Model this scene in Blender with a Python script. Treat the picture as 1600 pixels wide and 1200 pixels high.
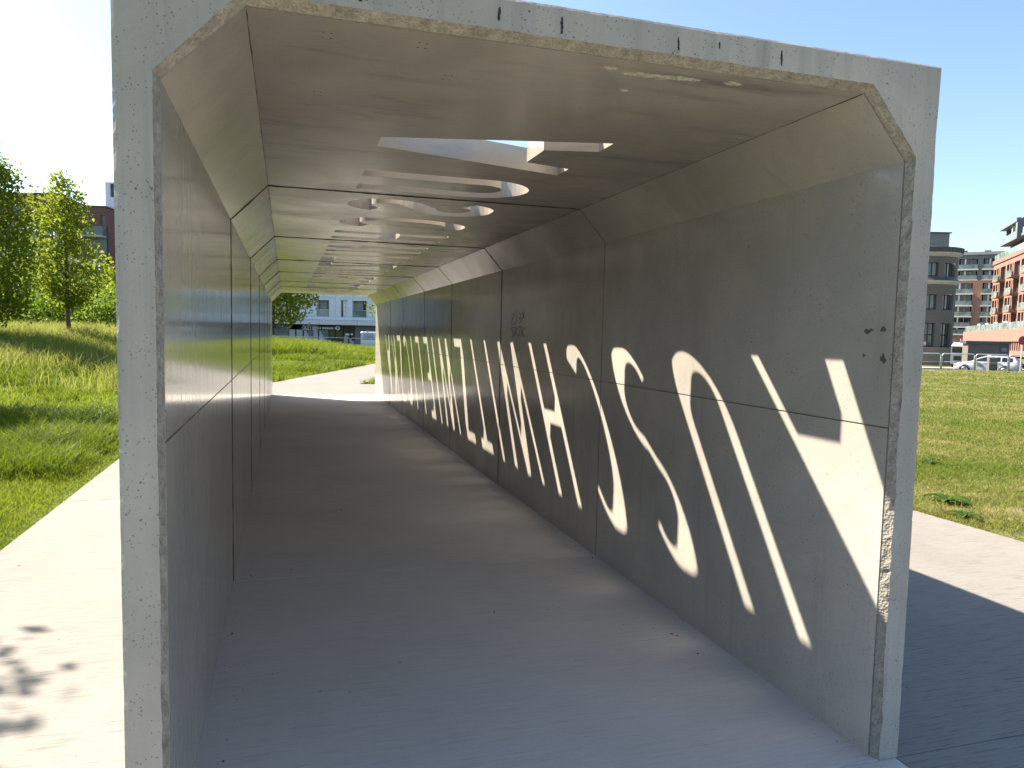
import bpy, bmesh, math, random
import numpy as np
from mathutils import Vector, Matrix
from mathutils.geometry import delaunay_2d_cdt

for o in list(bpy.data.objects): bpy.data.objects.remove(o)
random.seed(7); RNG = np.random.default_rng(7)
sc = bpy.context.scene
COL = sc.collection

# ------------------------------------------------------------------ camera
CAM = np.array([-0.75609, -2.244, 1.61328])
YAW, PITCH, ROLL, FPX = 0.30055, 0.07731, 0.02214, 1173.43
SHX, SHY = 9.485, 13.229
cy_, sy_ = math.cos(YAW), math.sin(YAW)
_f = np.array([sy_*math.cos(PITCH), cy_*math.cos(PITCH), -math.sin(PITCH)])
_r0 = np.array([cy_, -sy_, 0.0]); _u0 = np.cross(_r0, _f)
_r = math.cos(ROLL)*_r0 + math.sin(ROLL)*_u0
_u = -math.sin(ROLL)*_r0 + math.cos(ROLL)*_u0
cam_d = bpy.data.cameras.new('camera'); cam = bpy.data.objects.new('camera', cam_d); COL.objects.link(cam)
M = Matrix.Identity(4)
for i in range(3):
    M[i][0] = _r[i]; M[i][1] = _u[i]; M[i][2] = -_f[i]; M[i][3] = CAM[i]
cam.matrix_world = M
cam_d.sensor_width = 36; cam_d.lens = FPX/1600*36
cam_d.shift_x = -SHX/1600; cam_d.shift_y = SHY/1600
cam_d.clip_start = 0.05; cam_d.clip_end = 4000
sc.camera = cam

# ------------------------------------------------------------------ light
SUN_DIR = Vector((0.756, -0.745, -1.0)).normalized()      # the way the light travels
EL = math.asin(-SUN_DIR.z); AZ = math.atan2(-SUN_DIR.x, -SUN_DIR.y)   # azimuth from +Y towards +X
wld = bpy.data.worlds.new('World'); sc.world = wld; wld.use_nodes = True
nt = wld.node_tree; nt.nodes.clear()
sky = nt.nodes.new('ShaderNodeTexSky'); sky.sky_type = 'NISHITA'; sky.sun_disc = False
sky.sun_elevation = EL; sky.sun_rotation = AZ
sky.air_density = 1.0; sky.dust_density = 1.0; sky.ozone_density = 2.2; sky.altitude = 200
bg = nt.nodes.new('ShaderNodeBackground'); bg.inputs['Strength'].default_value = 0.061
out = nt.nodes.new('ShaderNodeOutputWorld')
nt.links.new(sky.outputs[0], bg.inputs[0]); nt.links.new(bg.outputs[0], out.inputs[0])
sun_d = bpy.data.lights.new('sun', 'SUN'); sun_d.energy = 4.0; sun_d.angle = math.radians(0.53)
sun_d.color = (1.0, 0.90, 0.76)
sun = bpy.data.objects.new('sun', sun_d); COL.objects.link(sun)
sun.rotation_euler = SUN_DIR.to_track_quat('-Z', 'Y').to_euler(); sun.location = (-30, 30, 40)
sc.view_settings.view_transform = 'Standard'; sc.view_settings.look = 'None'
sc.view_settings.exposure = 2.17; sc.view_settings.gamma = 1.0
sc.view_settings.use_curve_mapping = False
sc.render.engine = 'CYCLES'
sc.cycles.max_bounces = 12; sc.cycles.diffuse_bounces = 7; sc.cycles.glossy_bounces = 4
sc.cycles.transmission_bounces = 6; sc.cycles.sample_clamp_indirect = 6.0
sc.cycles.blur_glossy = 0.3

# ------------------------------------------------------------------ helpers
def ray(px, py):
    a = (px-800-SHX)/FPX; b = -(py-600-SHY)/FPX
    return a*_r + b*_u + _f
def at(px, py, d): return CAM + ray(px, py)*d

def prop(o, label=None, cat=None, group=None, kind=None):
    if label: o['label'] = label
    if cat: o['category'] = cat
    if group: o['group'] = group
    if kind: o['kind'] = kind
    return o
def empty(name, loc, label, cat, group=None, rz=0.0):
    o = bpy.data.objects.new(name, None); COL.objects.link(o); o.location = loc
    o.rotation_euler = (0, 0, rz); o.empty_display_size = .2
    return prop(o, label, cat, group)
def origin(parent):
    v = Vector((0, 0, 0)); p = parent
    while p is not None: v += p.location; p = p.parent
    return v
class MB:
    def __init__(s): s.v = []; s.f = []
    def quad(s, a, b, c, d):
        n = len(s.v); s.v += [tuple(a), tuple(b), tuple(c), tuple(d)]; s.f.append((n, n+1, n+2, n+3))
    def poly(s, pts):
        n = len(s.v); s.v += [tuple(p) for p in pts]; s.f.append(tuple(range(n, n+len(pts))))
    def grid(s, rows, close=False):
        n = len(s.v); m = len(rows[0])
        for r in rows: s.v += [tuple(p) for p in r]
        for i in range(len(rows)-1):
            for j in range(m if close else m-1):
                k = (j+1) % m
                s.f.append((n+i*m+j, n+i*m+k, n+(i+1)*m+k, n+(i+1)*m+j))
    def loft(s, rows):
        s.grid(rows, True); s.poly(list(rows[0])[::-1]); s.poly(rows[-1])
    def box(s, c, h, ax=None):
        c = np.array(c, float); ax = np.eye(3) if ax is None else np.array(ax, float)
        n = len(s.v)
        for k in (-1, 1):
            for i, j in ((-1, -1), (1, -1), (1, 1), (-1, 1)):
                s.v.append(tuple(c + ax[0]*h[0]*i + ax[1]*h[1]*j + ax[2]*h[2]*k))
        s.f += [(n+3, n+2, n+1, n), (n+4, n+5, n+6, n+7)] + [(n+i, n+(i+1) % 4, n+4+(i+1) % 4, n+4+i) for i in range(4)]
    def b2(s, x0, x1, y0, y1, z0, z1): s.box(((x0+x1)/2, (y0+y1)/2, (z0+z1)/2), ((x1-x0)/2, (y1-y0)/2, (z1-z0)/2))
    def tube(s, pts, rad, n=6):
        pts = [np.array(p, float) for p in pts]
        if not hasattr(rad, '__len__'): rad = [rad]*len(pts)
        rows = []
        for i, p in enumerate(pts):
            d = pts[min(i+1, len(pts)-1)] - pts[max(i-1, 0)]; d /= np.linalg.norm(d)+1e-9
            a = np.cross(d, (0, 0, 1) if abs(d[2]) < .9 else (1, 0, 0)); a /= np.linalg.norm(a); b = np.cross(d, a)
            rows.append([p + rad[i]*(math.cos(t)*a + math.sin(t)*b) for t in np.linspace(0, 2*math.pi, n, endpoint=False)])
        s.grid(rows, True); s.poly(rows[0]); s.poly(rows[-1][::-1])
    def build(s, name, mat, parent=None, smooth=False, local=False, fix=True):
        v = np.array(s.v, float)
        if parent is not None and not local: v = v - np.array(origin(parent))
        me = bpy.data.meshes.new(name); me.from_pydata([tuple(p) for p in v], [], s.f)
        if mat is not None: me.materials.append(mat)
        if fix:
            bm = bmesh.new(); bm.from_mesh(me)
            bmesh.ops.remove_doubles(bm, verts=bm.verts, dist=1e-5)
            bmesh.ops.recalc_face_normals(bm, faces=bm.faces)
            bm.to_mesh(me); bm.free()
        if smooth:
            for p in me.polygons: p.use_smooth = True
        o = bpy.data.objects.new(name, me); COL.objects.link(o)
        if parent is not None: o.parent = parent
        return o
def np_mesh(name, V, F, mat, tint=None, parent=None):
    """V (n,3), F (m,k) index array; tint per vertex."""
    if parent is not None: V = V - np.array(origin(parent))
    me = bpy.data.meshes.new(name); k = F.shape[1]
    me.vertices.add(len(V)); me.vertices.foreach_set('co', V.astype(np.float32).ravel())
    me.loops.add(F.size); me.loops.foreach_set('vertex_index', F.astype(np.int32).ravel())
    me.polygons.add(len(F)); me.polygons.foreach_set('loop_start', np.arange(0, F.size, k, dtype=np.int32))
    me.update(calc_edges=True)
    if tint is not None:
        a = me.attributes.new('tint', 'FLOAT', 'POINT'); a.data.foreach_set('value', tint.astype(np.float32))
    me.materials.append(mat); me.validate()
    o = bpy.data.objects.new(name, me); COL.objects.link(o)
    if parent is not None: o.parent = parent
    return o
def copy_tree(o, parent=None):
    c = o.copy(); COL.objects.link(c); c.parent = parent
    for ch in list(o.children): copy_tree(ch, c)
    return c
def _hash(i, j, s):
    n = (i*374761393 + j*668265263 + s*144665) & 0x7fffffff
    n = ((n ^ (n >> 13))*1274126177) & 0x7fffffff
    return ((n ^ (n >> 16)) & 0xffff)/65535.0
def vnoise(x, y, s=0):
    x = np.asarray(x, float); y = np.asarray(y, float)
    i = np.floor(x).astype(np.int64); j = np.floor(y).astype(np.int64); fx = x-i; fy = y-j
    fx = fx*fx*(3-2*fx); fy = fy*fy*(3-2*fy)
    return (_hash(i, j, s)*(1-fx)+_hash(i+1, j, s)*fx)*(1-fy) + (_hash(i, j+1, s)*(1-fx)+_hash(i+1, j+1, s)*fx)*fy
def fnoise(x, y, s=0): return .55*vnoise(x, y, s)+.3*vnoise(x*2.1, y*2.1, s+1)+.15*vnoise(x*4.3, y*4.3, s+2)
def sm(a, b, x):
    t = np.clip((np.asarray(x, float)-a)/(b-a), 0, 1); return t*t*(3-2*t)

# ------------------------------------------------------------------ materials
class NT:
    def __init__(s, name):
        s.m = bpy.data.materials.new(name); s.m.use_nodes = True; s.t = s.m.node_tree; s.t.nodes.clear()
        s.o = s.n('ShaderNodeOutputMaterial'); s.b = None
    def n(s, typ, **kw):
        nd = s.t.nodes.new(typ)
        for k, v in kw.items(): setattr(nd, k, v)
        return nd
    def put(s, sock, v):
        if isinstance(v, bpy.types.NodeSocket): s.t.links.new(v, sock)
        elif v is not None:
            if sock.type == 'RGBA' and not hasattr(v, '__len__'): v = (v, v, v, 1)
            elif sock.type == 'RGBA' and len(v) == 3: v = (*v, 1)
            sock.default_value = v
    def pos(s): return s.n('ShaderNodeNewGeometry').outputs['Position']
    def scale(s, vec, sx, sy, sz):
        n = s.n('ShaderNodeVectorMath', operation='MULTIPLY'); s.put(n.inputs[0], vec); n.inputs[1].default_value = (sx, sy, sz); return n.outputs[0]
    def noise(s, vec, scale, detail=4, rough=.55, dist=0):
        n = s.n('ShaderNodeTexNoise'); s.put(n.inputs['Vector'], vec); n.inputs['Scale'].default_value = scale
        n.inputs['Detail'].default_value = detail; n.inputs['Roughness'].default_value = rough; n.inputs['Distortion'].default_value = dist
        return n.outputs[0]
    def vor(s, vec, scale, out='Distance', feat='F1'):
        n = s.n('ShaderNodeTexVoronoi', feature=feat); s.put(n.inputs['Vector'], vec); n.inputs['Scale'].default_value = scale; return n.outputs[out]
    def rng(s, v, a, b, c=0., d=1.):
        n = s.n('ShaderNodeMapRange'); n.clamp = True; s.put(n.inputs[0], v)
        for i, x in enumerate((a, b, c, d)): s.put(n.inputs[1+i], x)
        return n.outputs[0]
    def math(s, op, a, b=0.):
        n = s.n('ShaderNodeMath', operation=op); s.put(n.inputs[0], a); s.put(n.inputs[1], b); return n.outputs[0]
    def mix(s, f, a, b, mode='MIX'):
        n = s.n('ShaderNodeMix', data_type='RGBA', blend_type=mode); s.put(n.inputs[0], f); s.put(n.inputs[6], a); s.put(n.inputs[7], b); return n.outputs[2]
    def bump(s, h, strength, dist=.01):
        n = s.n('ShaderNodeBump'); n.inputs['Strength'].default_value = strength; n.inputs['Distance'].default_value = dist; s.put(n.inputs['Height'], h); return n.outputs[0]
    def pr(s, color, rough=.5, normal=None, metal=0., spec=.5, **kw):
        b = s.n('ShaderNodeBsdfPrincipled'); s.put(b.inputs['Base Color'], color); s.put(b.inputs['Roughness'], rough)
        s.put(b.inputs['Metallic'], metal); s.put(b.inputs['Specular IOR Level'], spec)
        if normal is not None: s.put(b.inputs['Normal'], normal)
        for k, v in kw.items(): s.put(b.inputs[k], v)
        s.t.links.new(b.outputs[0], s.o.inputs[0]); s.b = b; return s.m
def plain(name, col, rough=.5, metal=0., spec=.5, var=.12, nscale=3.0):
    t = NT(name); f = t.noise(t.pos(), nscale, 5)
    c = t.mix(t.rng(f, .3, .7), tuple(x*(1-var) for x in col), tuple(min(1, x*(1+var)) for x in col))
    return t.pr(c, rough, None, metal, spec)

def concrete(name, base, rough0, rough1, streak, stain_axis, pit=.5, warm=(1, 1, 1), streak_dark=.55, spec=.5, bumpy=.25, th=.53):
    """cast concrete: mottling, run-off streaks along one axis, air holes, darker per-panel shade"""
    t = NT(name); P = t.pos()
    m1 = t.noise(P, 1.1, 6, .6, .4); m2 = t.noise(P, 5.5, 5, .6); m3 = t.noise(P, 90, 3, .6)
    sx = {'z': (11, 11, .55), 'x': (1.1, 6, 6)}[stain_axis]
    st = t.noise(t.scale(P, *sx), 1.0, 5, .65, .3)
    st2 = t.noise(t.scale(P, *[k*2.7 for k in sx]), 1.0, 4, .7)
    area = t.noise(P, .8, 3, .5)
    c = t.mix(t.rng(m1, .3, .7), tuple(base*.74*w for w in warm), tuple(base*1.14*w for w in warm))
    c = t.mix(t.rng(m2, .35, .75, 0, .35), c, tuple(base*.8*w for w in (.96, .98, 1)))
    sm_ = t.math('MULTIPLY', t.rng(st, th, th+.17), t.rng(area, .36, .62))
    c = t.mix(t.math('MULTIPLY', sm_, streak), c, tuple(base*streak_dark*w for w in (.95, .92, .88)))
    s2 = t.math('MULTIPLY', t.rng(st2, .6, .72), t.rng(area, .45, .62))
    c = t.mix(t.math('MULTIPLY', s2, streak*.6), c, tuple(base*.42*w for w in (1, .95, .9)))
    oi = t.n('ShaderNodeObjectInfo').outputs['Random']
    c = t.mix(1.0, c, t.mix(oi, (.93, .93, .93, 1), (1.05, 1.04, 1.03, 1)), 'MULTIPLY')
    c = t.mix(t.rng(m3, .3, .7, 0, .16), c, (base*.55, base*.54, base*.5))
    vw = t.vor(P, 34); vs = t.noise(P, 9, 2)
    hole = t.math('MULTIPLY', t.rng(vw, .10, .16, 1, 0), t.rng(vs, .52, .6))
    vw2 = t.vor(P, 80); hole2 = t.math('MULTIPLY', t.rng(vw2, .12, .2, 1, 0), t.rng(vs, .40, .5))
    hole = t.math('MAXIMUM', hole, hole2)
    c = t.mix(t.math('MULTIPLY', hole, pit), c, (base*.28, base*.27, base*.25))
    rg = t.rng(t.math('ADD', t.math('MULTIPLY', st2, .65), t.math('MULTIPLY', st, .35)) if stain_axis == 'z' else m1, .36, .62, rough0, rough1)
    h = t.math('SUBTRACT', t.math('ADD', t.math('MULTIPLY', m2, .35), t.math('MULTIPLY', m3, .10)), t.math('MULTIPLY', hole, .5 if name.startswith('pitted') else .0))
    nrm = t.bump(h, bumpy, .006)
    return t.pr(c, rg, nrm, 0, spec)
M_WALL = concrete('polished_concrete_wall', .42, .07, .19, .38, 'z', .75, (1.06, .98, .85), spec=.75, bumpy=.035)
M_ROOF = concrete('concrete_ceiling', .40, .15, .26, .9, 'x', .35, (1.12, .97, .77), spec=.7, bumpy=.02, streak_dark=.36, th=.52)
M_HAUNCH = concrete('concrete_haunch', .42, .15, .24, .4, 'x', .3, (1.10, .98, .79), spec=.65, bumpy=.025)
M_PORTAL = concrete('pitted_portal_concrete', .345, .6, .8, .6, 'z', .9, (1.08, 1.0, .86), spec=.35, bumpy=.35, th=.47)
def mat_rim(nm, k):
    t = NT(nm); P = t.pos(); n = t.noise(P, 28, 6, .7); v = t.vor(P, 110)
    c = t.mix(t.rng(n, .3, .7), tuple(x*k[0] for x in (.20, .17, .13)), tuple(a*b for a, b in zip((.40, .35, .27), k))); c = t.mix(t.rng(v, .15, .4, .4, 0), c, (.12, .115, .1))
    return t.pr(c, .85, t.bump(t.math('ADD', n, t.math('MULTIPLY', v, .6)), .7, .01))
M_RIM = mat_rim('broken_concrete_edge', (1, 1, 1)); M_RIMG = mat_rim('grey_broken_edge', (.92, 1.0, 1.12))
def mat_path(nm, base, line):
    t = NT(nm); P = t.pos()
    b = t.noise(t.scale(P, 1.3, 42, 1), 1.0, 6, .7, .25); b2 = t.noise(t.scale(P, 4, 130, 1), 1.0, 3, .7); big = t.noise(P, .7, 5, .6); f = t.noise(P, 70, 4, .7)
    c = t.mix(t.rng(big, .3, .7), tuple(x*.9 for x in base), tuple(x*1.08 for x in base))
    c = t.mix(t.rng(b, .57, .66, 0, .45*line), c, (.17, .158, .14)); c = t.mix(t.rng(b2, .55, .64, 0, .75*line), c, (.10, .094, .085))
    c = t.mix(t.rng(f, .35, .7, .15, 0), c, (.30, .28, .26))
    spot = t.math('MULTIPLY', t.rng(t.vor(P, 7), .04, .07, 1, 0), t.rng(t.noise(P, 3, 2), .5, .6)); c = t.mix(t.math('MULTIPLY', spot, .6), c, (.12, .11, .1))
    h = t.math('ADD', t.math('MULTIPLY', b, .7), t.math('ADD', t.math('MULTIPLY', b2, .5), t.math('MULTIPLY', f, .3)))
    return t.pr(c, .85, t.bump(h, .4, .006), 0, .15)
M_PATH = mat_path('broomed_concrete', (.212, .20, .176), 1.2); M_FLOOR = mat_path('shade_lifted_concrete_floor', (.56, .535, .495), .3)  # one concrete: floor colour lightened to lift shade inside, path darkened for the sun
def mat_lawn():
    t = NT('lawn_soil_and_turf'); P = t.pos(); n = t.noise(P, .35, 5, .6); f = t.noise(P, 14, 5, .7); g = t.noise(P, 1.6, 5, .6)
    x = t.n('ShaderNodeSeparateXYZ'); t.put(x.inputs[0], P)
    c = t.mix(t.rng(f, .3, .7), (.035, .06, .01), (.085, .12, .022))
    dry = t.math('MULTIPLY', t.rng(g, .45, .62), t.rng(x.outputs[0], 2, 6))
    c = t.mix(t.math('MULTIPLY', dry, .85), c, t.mix(t.rng(f, .35, .65), (.17, .125, .07), (.30, .24, .15)))
    return t.pr(c, .95, t.bump(f, .6, .03), 0, .15)
M_LAWN = mat_lawn()
def leafmat(name, lo, hi, tr=.45, rough=.5):
    t = NT(name); a = t.n('ShaderNodeAttribute', attribute_name='tint').outputs['Fac']
    c = t.mix(a, lo, hi)
    p = t.n('ShaderNodeBsdfPrincipled'); t.put(p.inputs['Base Color'], c); p.inputs['Roughness'].default_value = rough
    p.inputs['Specular IOR Level'].default_value = .12
    tl = t.n('ShaderNodeBsdfTranslucent'); t.put(tl.inputs[0], t.mix(.5, c, (1.25*hi[0], 1.2*hi[1], hi[2]*.8)))
    mx = t.n('ShaderNodeMixShader'); mx.inputs[0].default_value = tr
    t.t.links.new(p.outputs[0], mx.inputs[1]); t.t.links.new(tl.outputs[0], mx.inputs[2]); t.t.links.new(mx.outputs[0], t.o.inputs[0])
    return t.m
M_LEAF = leafmat('lime_leaf', (.07, .14, .012), (.24, .28, .03), .55)
M_LEAFD = leafmat('dark_leaf', (.055, .115, .012), (.20, .24, .025), .5)
M_SHRUB = leafmat('shrub_leaf', (.06, .13, .014), (.17, .24, .03), .5)
M_GRASS = leafmat('lush_grass', (.045, .10, .010), (.20, .25, .025), .5)
M_STRAW = leafmat('meadow_grass', (.09, .175, .018), (.32, .31, .10), .5)
M_DRYG = leafmat('short_dry_grass', (.085, .155, .014), (.34, .29, .10), .45)
M_WEED = leafmat('weed_leaf', (.03, .075, .012), (.09, .13, .02), .35)
M_BARK = plain('bark', (.10, .075, .055), .9, var=.3, nscale=14)
M_STRAND = plain('dark_grime', (.018, .016, .015), .8)
M_BROWN = plain('brown_glue_stain', (.11, .085, .06), .85, nscale=30, var=.3)
M_SPALL = plain('spalled_cement', (.42, .37, .29), .9, nscale=60, var=.35)
M_PENCIL = plain('black_marker', (.03, .03, .03), .7)
M_STEEL = plain('galvanised_steel', (.50, .51, .52), .45, .35)
M_WHITE = plain('white_cladding', (.74, .76, .80), .45, var=.03, nscale=.4)
M_SOFFIT = plain('pale_fascia', (.70, .69, .69), .55, var=.04)
M_GREYC = plain('grey_cladding', (.17, .175, .185), .5, var=.08)
M_DGREY = plain('dark_metal', (.055, .058, .065), .45)
M_BLK = plain('black_frame', (.012, .012, .013), .4)
def mat_glass(name, col, rough=.06):
    t = NT(name); n = t.noise(t.pos(), .6, 3); c = t.mix(t.rng(n, .35, .65), tuple(x*.6 for x in col), tuple(x*1.5 for x in col))
    return t.pr(c, rough, None, 0, .8)
M_GLASS = mat_glass('window_glass', (.05, .065, .07))
M_GLASSG = mat_glass('greenish_balcony_glass', (.16, .21, .20), .12)
M_GLASSD = mat_glass('dark_shop_glass', (.03, .032, .035), .08)
M_FROST = plain('frosted_shop_glass', (.46, .50, .55), .25, var=.05, nscale=.5)
def mat_brick(name, a, b):
    t = NT(name); P = t.pos(); x = t.n('ShaderNodeSeparateXYZ'); t.put(x.inputs[0], P)
    cb = t.n('ShaderNodeCombineXYZ'); t.put(cb.inputs[0], t.math('ADD', x.outputs[0], x.outputs[1])); t.put(cb.inputs[1], x.outputs[2])
    br = t.n('ShaderNodeTexBrick'); t.put(br.inputs['Vector'], cb.outputs[0]); br.inputs['Scale'].default_value = 1.0
    br.inputs['Brick Width'].default_value = .5; br.inputs['Row Height'].default_value = .16; br.inputs['Mortar Size'].default_value = .02
    t.put(br.inputs['Color1'], a); t.put(br.inputs['Color2'], b); t.put(br.inputs['Mortar'], tuple(.55*x+.12 for x in a))
    n = t.noise(P, .4, 4); c = t.mix(t.rng(n, .3, .7, 0, .3), br.outputs[0], tuple(x*.7 for x in a))
    return t.pr(c, .85)
M_BRICKO = mat_brick('orange_brick', (.24, .115, .08), (.20, .09, .062))
M_BRICKM = mat_brick('pink_brick', (.36, .20, .155), (.32, .17, .13))
M_BRICKD = mat_brick('dark_red_brick', (.20, .075, .055), (.15, .055, .042))
M_STUCCO = plain('brown_grey_stucco', (.115, .10, .088), .85, var=.08)
M_TRIM = plain('pale_cornice', (.42, .39, .35), .7)
M_STONE = mat_brick('rubble_stone', (.22, .17, .13), (.15, .115, .09))
M_CARW = plain('white_car_paint', (.36, .38, .41), .18, spec=.6, var=.02)
M_VAN = plain('silver_van_paint', (.50, .54, .60), .25, .2, var=.04)
M_TYRE = plain('tyre_rubber', (.015, .015, .016), .8)
M_RIMW = plain('alloy_wheel', (.40, .41, .42), .3, .8)
M_CARGL = mat_glass('car_glass', (.012, .014, .017), .05)
M_LAMP = plain('headlamp_glass', (.6, .62, .64), .1)
M_RED = plain('sign_red', (.35, .02, .025), .45)
M_BLUE = plain('sign_blue', (.03, .04, .16), .45)
M_WOOD = plain('grey_weathered_timber', (.12, .115, .105), .85, nscale=8)
M_ASPH = plain('asphalt', (.055, .055, .058), .9, nscale=20)
M_KERB = plain('kerb_stone', (.40, .39, .37), .85, nscale=9)
M_SIGNW = plain('white_sign_letters', (.80, .80, .78), .5, var=.02)
M_DRYLEAF = plain('dead_leaf', (.07, .045, .025), .8)

# ------------------------------------------------------------------ ground
A_R, A_L, HC, HT, CR, CL = 1.420, -1.079, 2.279, 2.5, .1985, .218
TW, TR = .112, .12
YE = 17.17
def edge_x(y):                     # left edge of the walkway
    return np.where(y < 16.8, -2.70, -2.70 + (y-16.8)*.327)
def tz(x, y):
    x = np.asarray(x, float); y = np.asarray(y, float)
    dl = edge_x(y) - x             # distance left of the walkway
    D = (x-CAM[0])*sy_+(y-CAM[1])*cy_
    z = -.025 - .75*sm(47.0, 57, D)*sm(12, 24, x)
    z = z + 1.15*sm(14, 36, y)*sm(-3.2, -9, x)*sm(120, 80, y)
    z = z + .22*sm(30, 48, y)*sm(0, 5, dl)*sm(78, 62, y)
    z = z - .55*sm(62, 80, y)*sm(30, 10, x)
    amp = .05*sm(0, 2.5, dl) + .04*sm(5.3, 9, x)
    return z + amp*(fnoise(x*.8, y*.8, 3)-.5)
def lawn_mesh():
    def axis(lo, mid0, mid1, hi, step):
        a = list(np.arange(mid0, mid1, step)); x = mid1; s = step; r = []
        while x < hi: r.append(x); s *= 1.18; x += s
        r.append(hi); x = mid0; s = step; l = []
        while x > lo: s *= 1.18; x -= s; l.append(max(x, lo))
        return np.array(l[::-1]+a+r)
    X = axis(-900, -14, 26, 900, .45); Y = axis(-700, -6, 52, 900, .5)
    gx, gy = np.meshgrid(X, Y); Z = tz(gx, gy)
    inpath = (gx > -2.45) & (gx < 4.8) & (gy < 20.7); Z = np.where(inpath, -.12, Z)
    ex = edge_x(gy); inp2 = (gy > 16) & (gx > ex+.2) & (gx < ex+3.4) & (gy < 60); Z = np.where(inp2, np.minimum(Z, -.12), Z)
    V = np.stack([gx.ravel(), gy.ravel(), Z.ravel()], 1); nx, ny = len(X), len(Y)
    i = np.arange(nx-1)[None, :] + np.arange(ny-1)[:, None]*nx; i = i.ravel()
    o = np_mesh('lawn', V, np.stack([i, i+1, i+nx+1, i+nx], 1), M_LAWN)
    for p in o.data.polygons: p.use_smooth = True
    prop(o, kind='structure'); return o
lawn_mesh()
# the walkway: a bed with concrete slabs on it
pm = MB(); pm.b2(-2.66, 5.0, -9, 20.86, -.16, -.055); path = pm.build('path', M_KERB); prop(path, kind='structure')
def slab(pts, dip=.003, z1=0.0, mat=None):
    """one slab, top at z1, arrises broken by a small bevel"""
    c = np.mean(pts, 0); n = len(pts); top = []; mid = []; bot = []
    P = [np.array(p, float) for p in pts]; e = .002; b = .0025
    for i in range(n):
        p = P[i]; d1 = P[i-1]-p; d2 = P[(i+1) % n]-p; d1 /= np.linalg.norm(d1); d2 /= np.linalg.norm(d2)
        m = d1+d2; k = 1.0/max(.3, abs(d1[0]*d2[1]-d1[1]*d2[0]))
        top.append((*(p+m*k*(e+b)), z1)); mid.append((*(p+m*k*e), z1-dip)); bot.append((*(p+m*k*e), z1-.054))
    mb = MB(); mb.grid([bot, mid, top], True); mb.poly(top); mb.poly(bot[::-1])
    return mb.build('slab', mat or M_PATH, path, local=True)
ROWS = [-9, -5.4, -2.7, 0.0, 2.76, 5.44, 7.94, 10.07, 12.45, 14.28, 17.17, 20.9]
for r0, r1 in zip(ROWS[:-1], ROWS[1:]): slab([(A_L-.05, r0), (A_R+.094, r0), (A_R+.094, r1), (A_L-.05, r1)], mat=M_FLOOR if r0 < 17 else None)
for x0, x1 in ((-2.70, A_L-.05), (A_R+.094, 5.05)):
    rr = [-9, -5.4, 0.0, 5.44, 10.9, 16.35, 20.9]
    for r0, r1 in zip(rr[:-1], rr[1:]):
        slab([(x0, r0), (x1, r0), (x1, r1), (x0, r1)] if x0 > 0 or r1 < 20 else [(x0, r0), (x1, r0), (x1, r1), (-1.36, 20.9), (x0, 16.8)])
def dl(y, o): return (float(edge_x(np.array(y)))+o, y)
dy = [20.9, 26, 31, 36, 41, 47, 54]
for r0, r1 in zip(dy[:-1], dy[1:]): slab([dl(r0, 0), dl(r0, 2.72+.02*(r0-20.9)), dl(r1, 2.72+.02*(r1-20.9)), dl(r1, 0)])

# ------------------------------------------------------------------ the letters cut through the roof
W = .165
def stroke(pts, w=W):
    pts = [np.array(p, float) for p in pts]; L = []; R_ = []
    for i, p in enumerate(pts):
        d = pts[min(i+1, len(pts)-1)]-pts[max(i-1, 0)]; d /= np.linalg.norm(d); n = np.array([-d[1], d[0]])*w/2
        L.append(p+n); R_.append(p-n)
    return L+R_[::-1]
def arc(cx, cy, rx, ry, a0, a1, n=18): return [(cx+rx*math.cos(math.radians(a)), cy+ry*math.sin(math.radians(a))) for a in np.linspace(a0, a1, n)]
def rect(x0, y0, x1, y1): return [(x0, y0), (x1, y0), (x1, y1), (x0, y1)]
h = W/2
def gl(ch):
    """outline polygons of one stencil capital; x is centred, y runs 0..1"""
    if ch == 'A': return [[(-.377, 0), (-.205, 0), (-.135, .25), (.135, .25), (.205, 0), (.377, 0), (.087, 1), (-.087, 1)]]
    if ch == 'I': return [rect(-h, 0, h, 1)]
    if ch == 'H': return [rect(-.30, 0, -.30+W, 1), rect(.30-W, 0, .30, 1), rect(-.30, .42, .30, .42+W)]
    if ch == 'T': return [rect(-h, 0, h, 1), rect(-.29, 1-W, .29, 1)]
    if ch == 'L': return [rect(-.21, 0, -.21+W, 1), rect(-.21, 0, .23, W)]
    if ch == 'E': return [rect(-.23, 0, -.23+W, 1), rect(-.23, 0, .22, W), rect(-.23, .42, .18, .42+W), rect(-.23, 1-W, .22, 1)]
    if ch == 'Z': return [rect(-.26, 0, .28, W), rect(-.26, 1-W, .26, 1), [(-.26, W*.5), (-.26, W), (.06, 1-W), (.26, 1-W), (.26, 1-W*.9), (-.06, W), (-.1, W*.5)]]
    if ch == 'U': return [stroke([(-.29+h, 1), (-.29+h, .7), (-.29+h, .30)] + arc(0, .29, .29-h, .29-h, 184, 356, 24) + [(.29-h, .30), (.29-h, .7), (.29-h, 1)])]
    if ch == 'C': return [stroke(arc(.03, .5, .34-h, .51-h, 42, 318, 40))]
    if ch == 'S': return [stroke(arc(0, .735, .27-h, .275-h, 20, 268, 26)[:-2] + [(-.02, .56), (.05, .515), (.12, .455)][:0] + arc(0, .275, .29-h, .285-h, 82, -160, 26))]
    if ch == 'K': return [rect(-.27, 0, -.27+W, 1), stroke([(-.20, .40), (.0, .62), (.29, 1.02)], .17), stroke([(-.06, .60), (.30, -.02)], .19)]
    if ch == 'W':
        return [stroke([(-.50+h, 1.0), (-.25, .0)]), stroke([(-.25, .0), (0, 1.0)]), stroke([(0, 1.0), (.25, .0)]), stroke([(.25, .0), (.50-h, 1.0)])]
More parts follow.
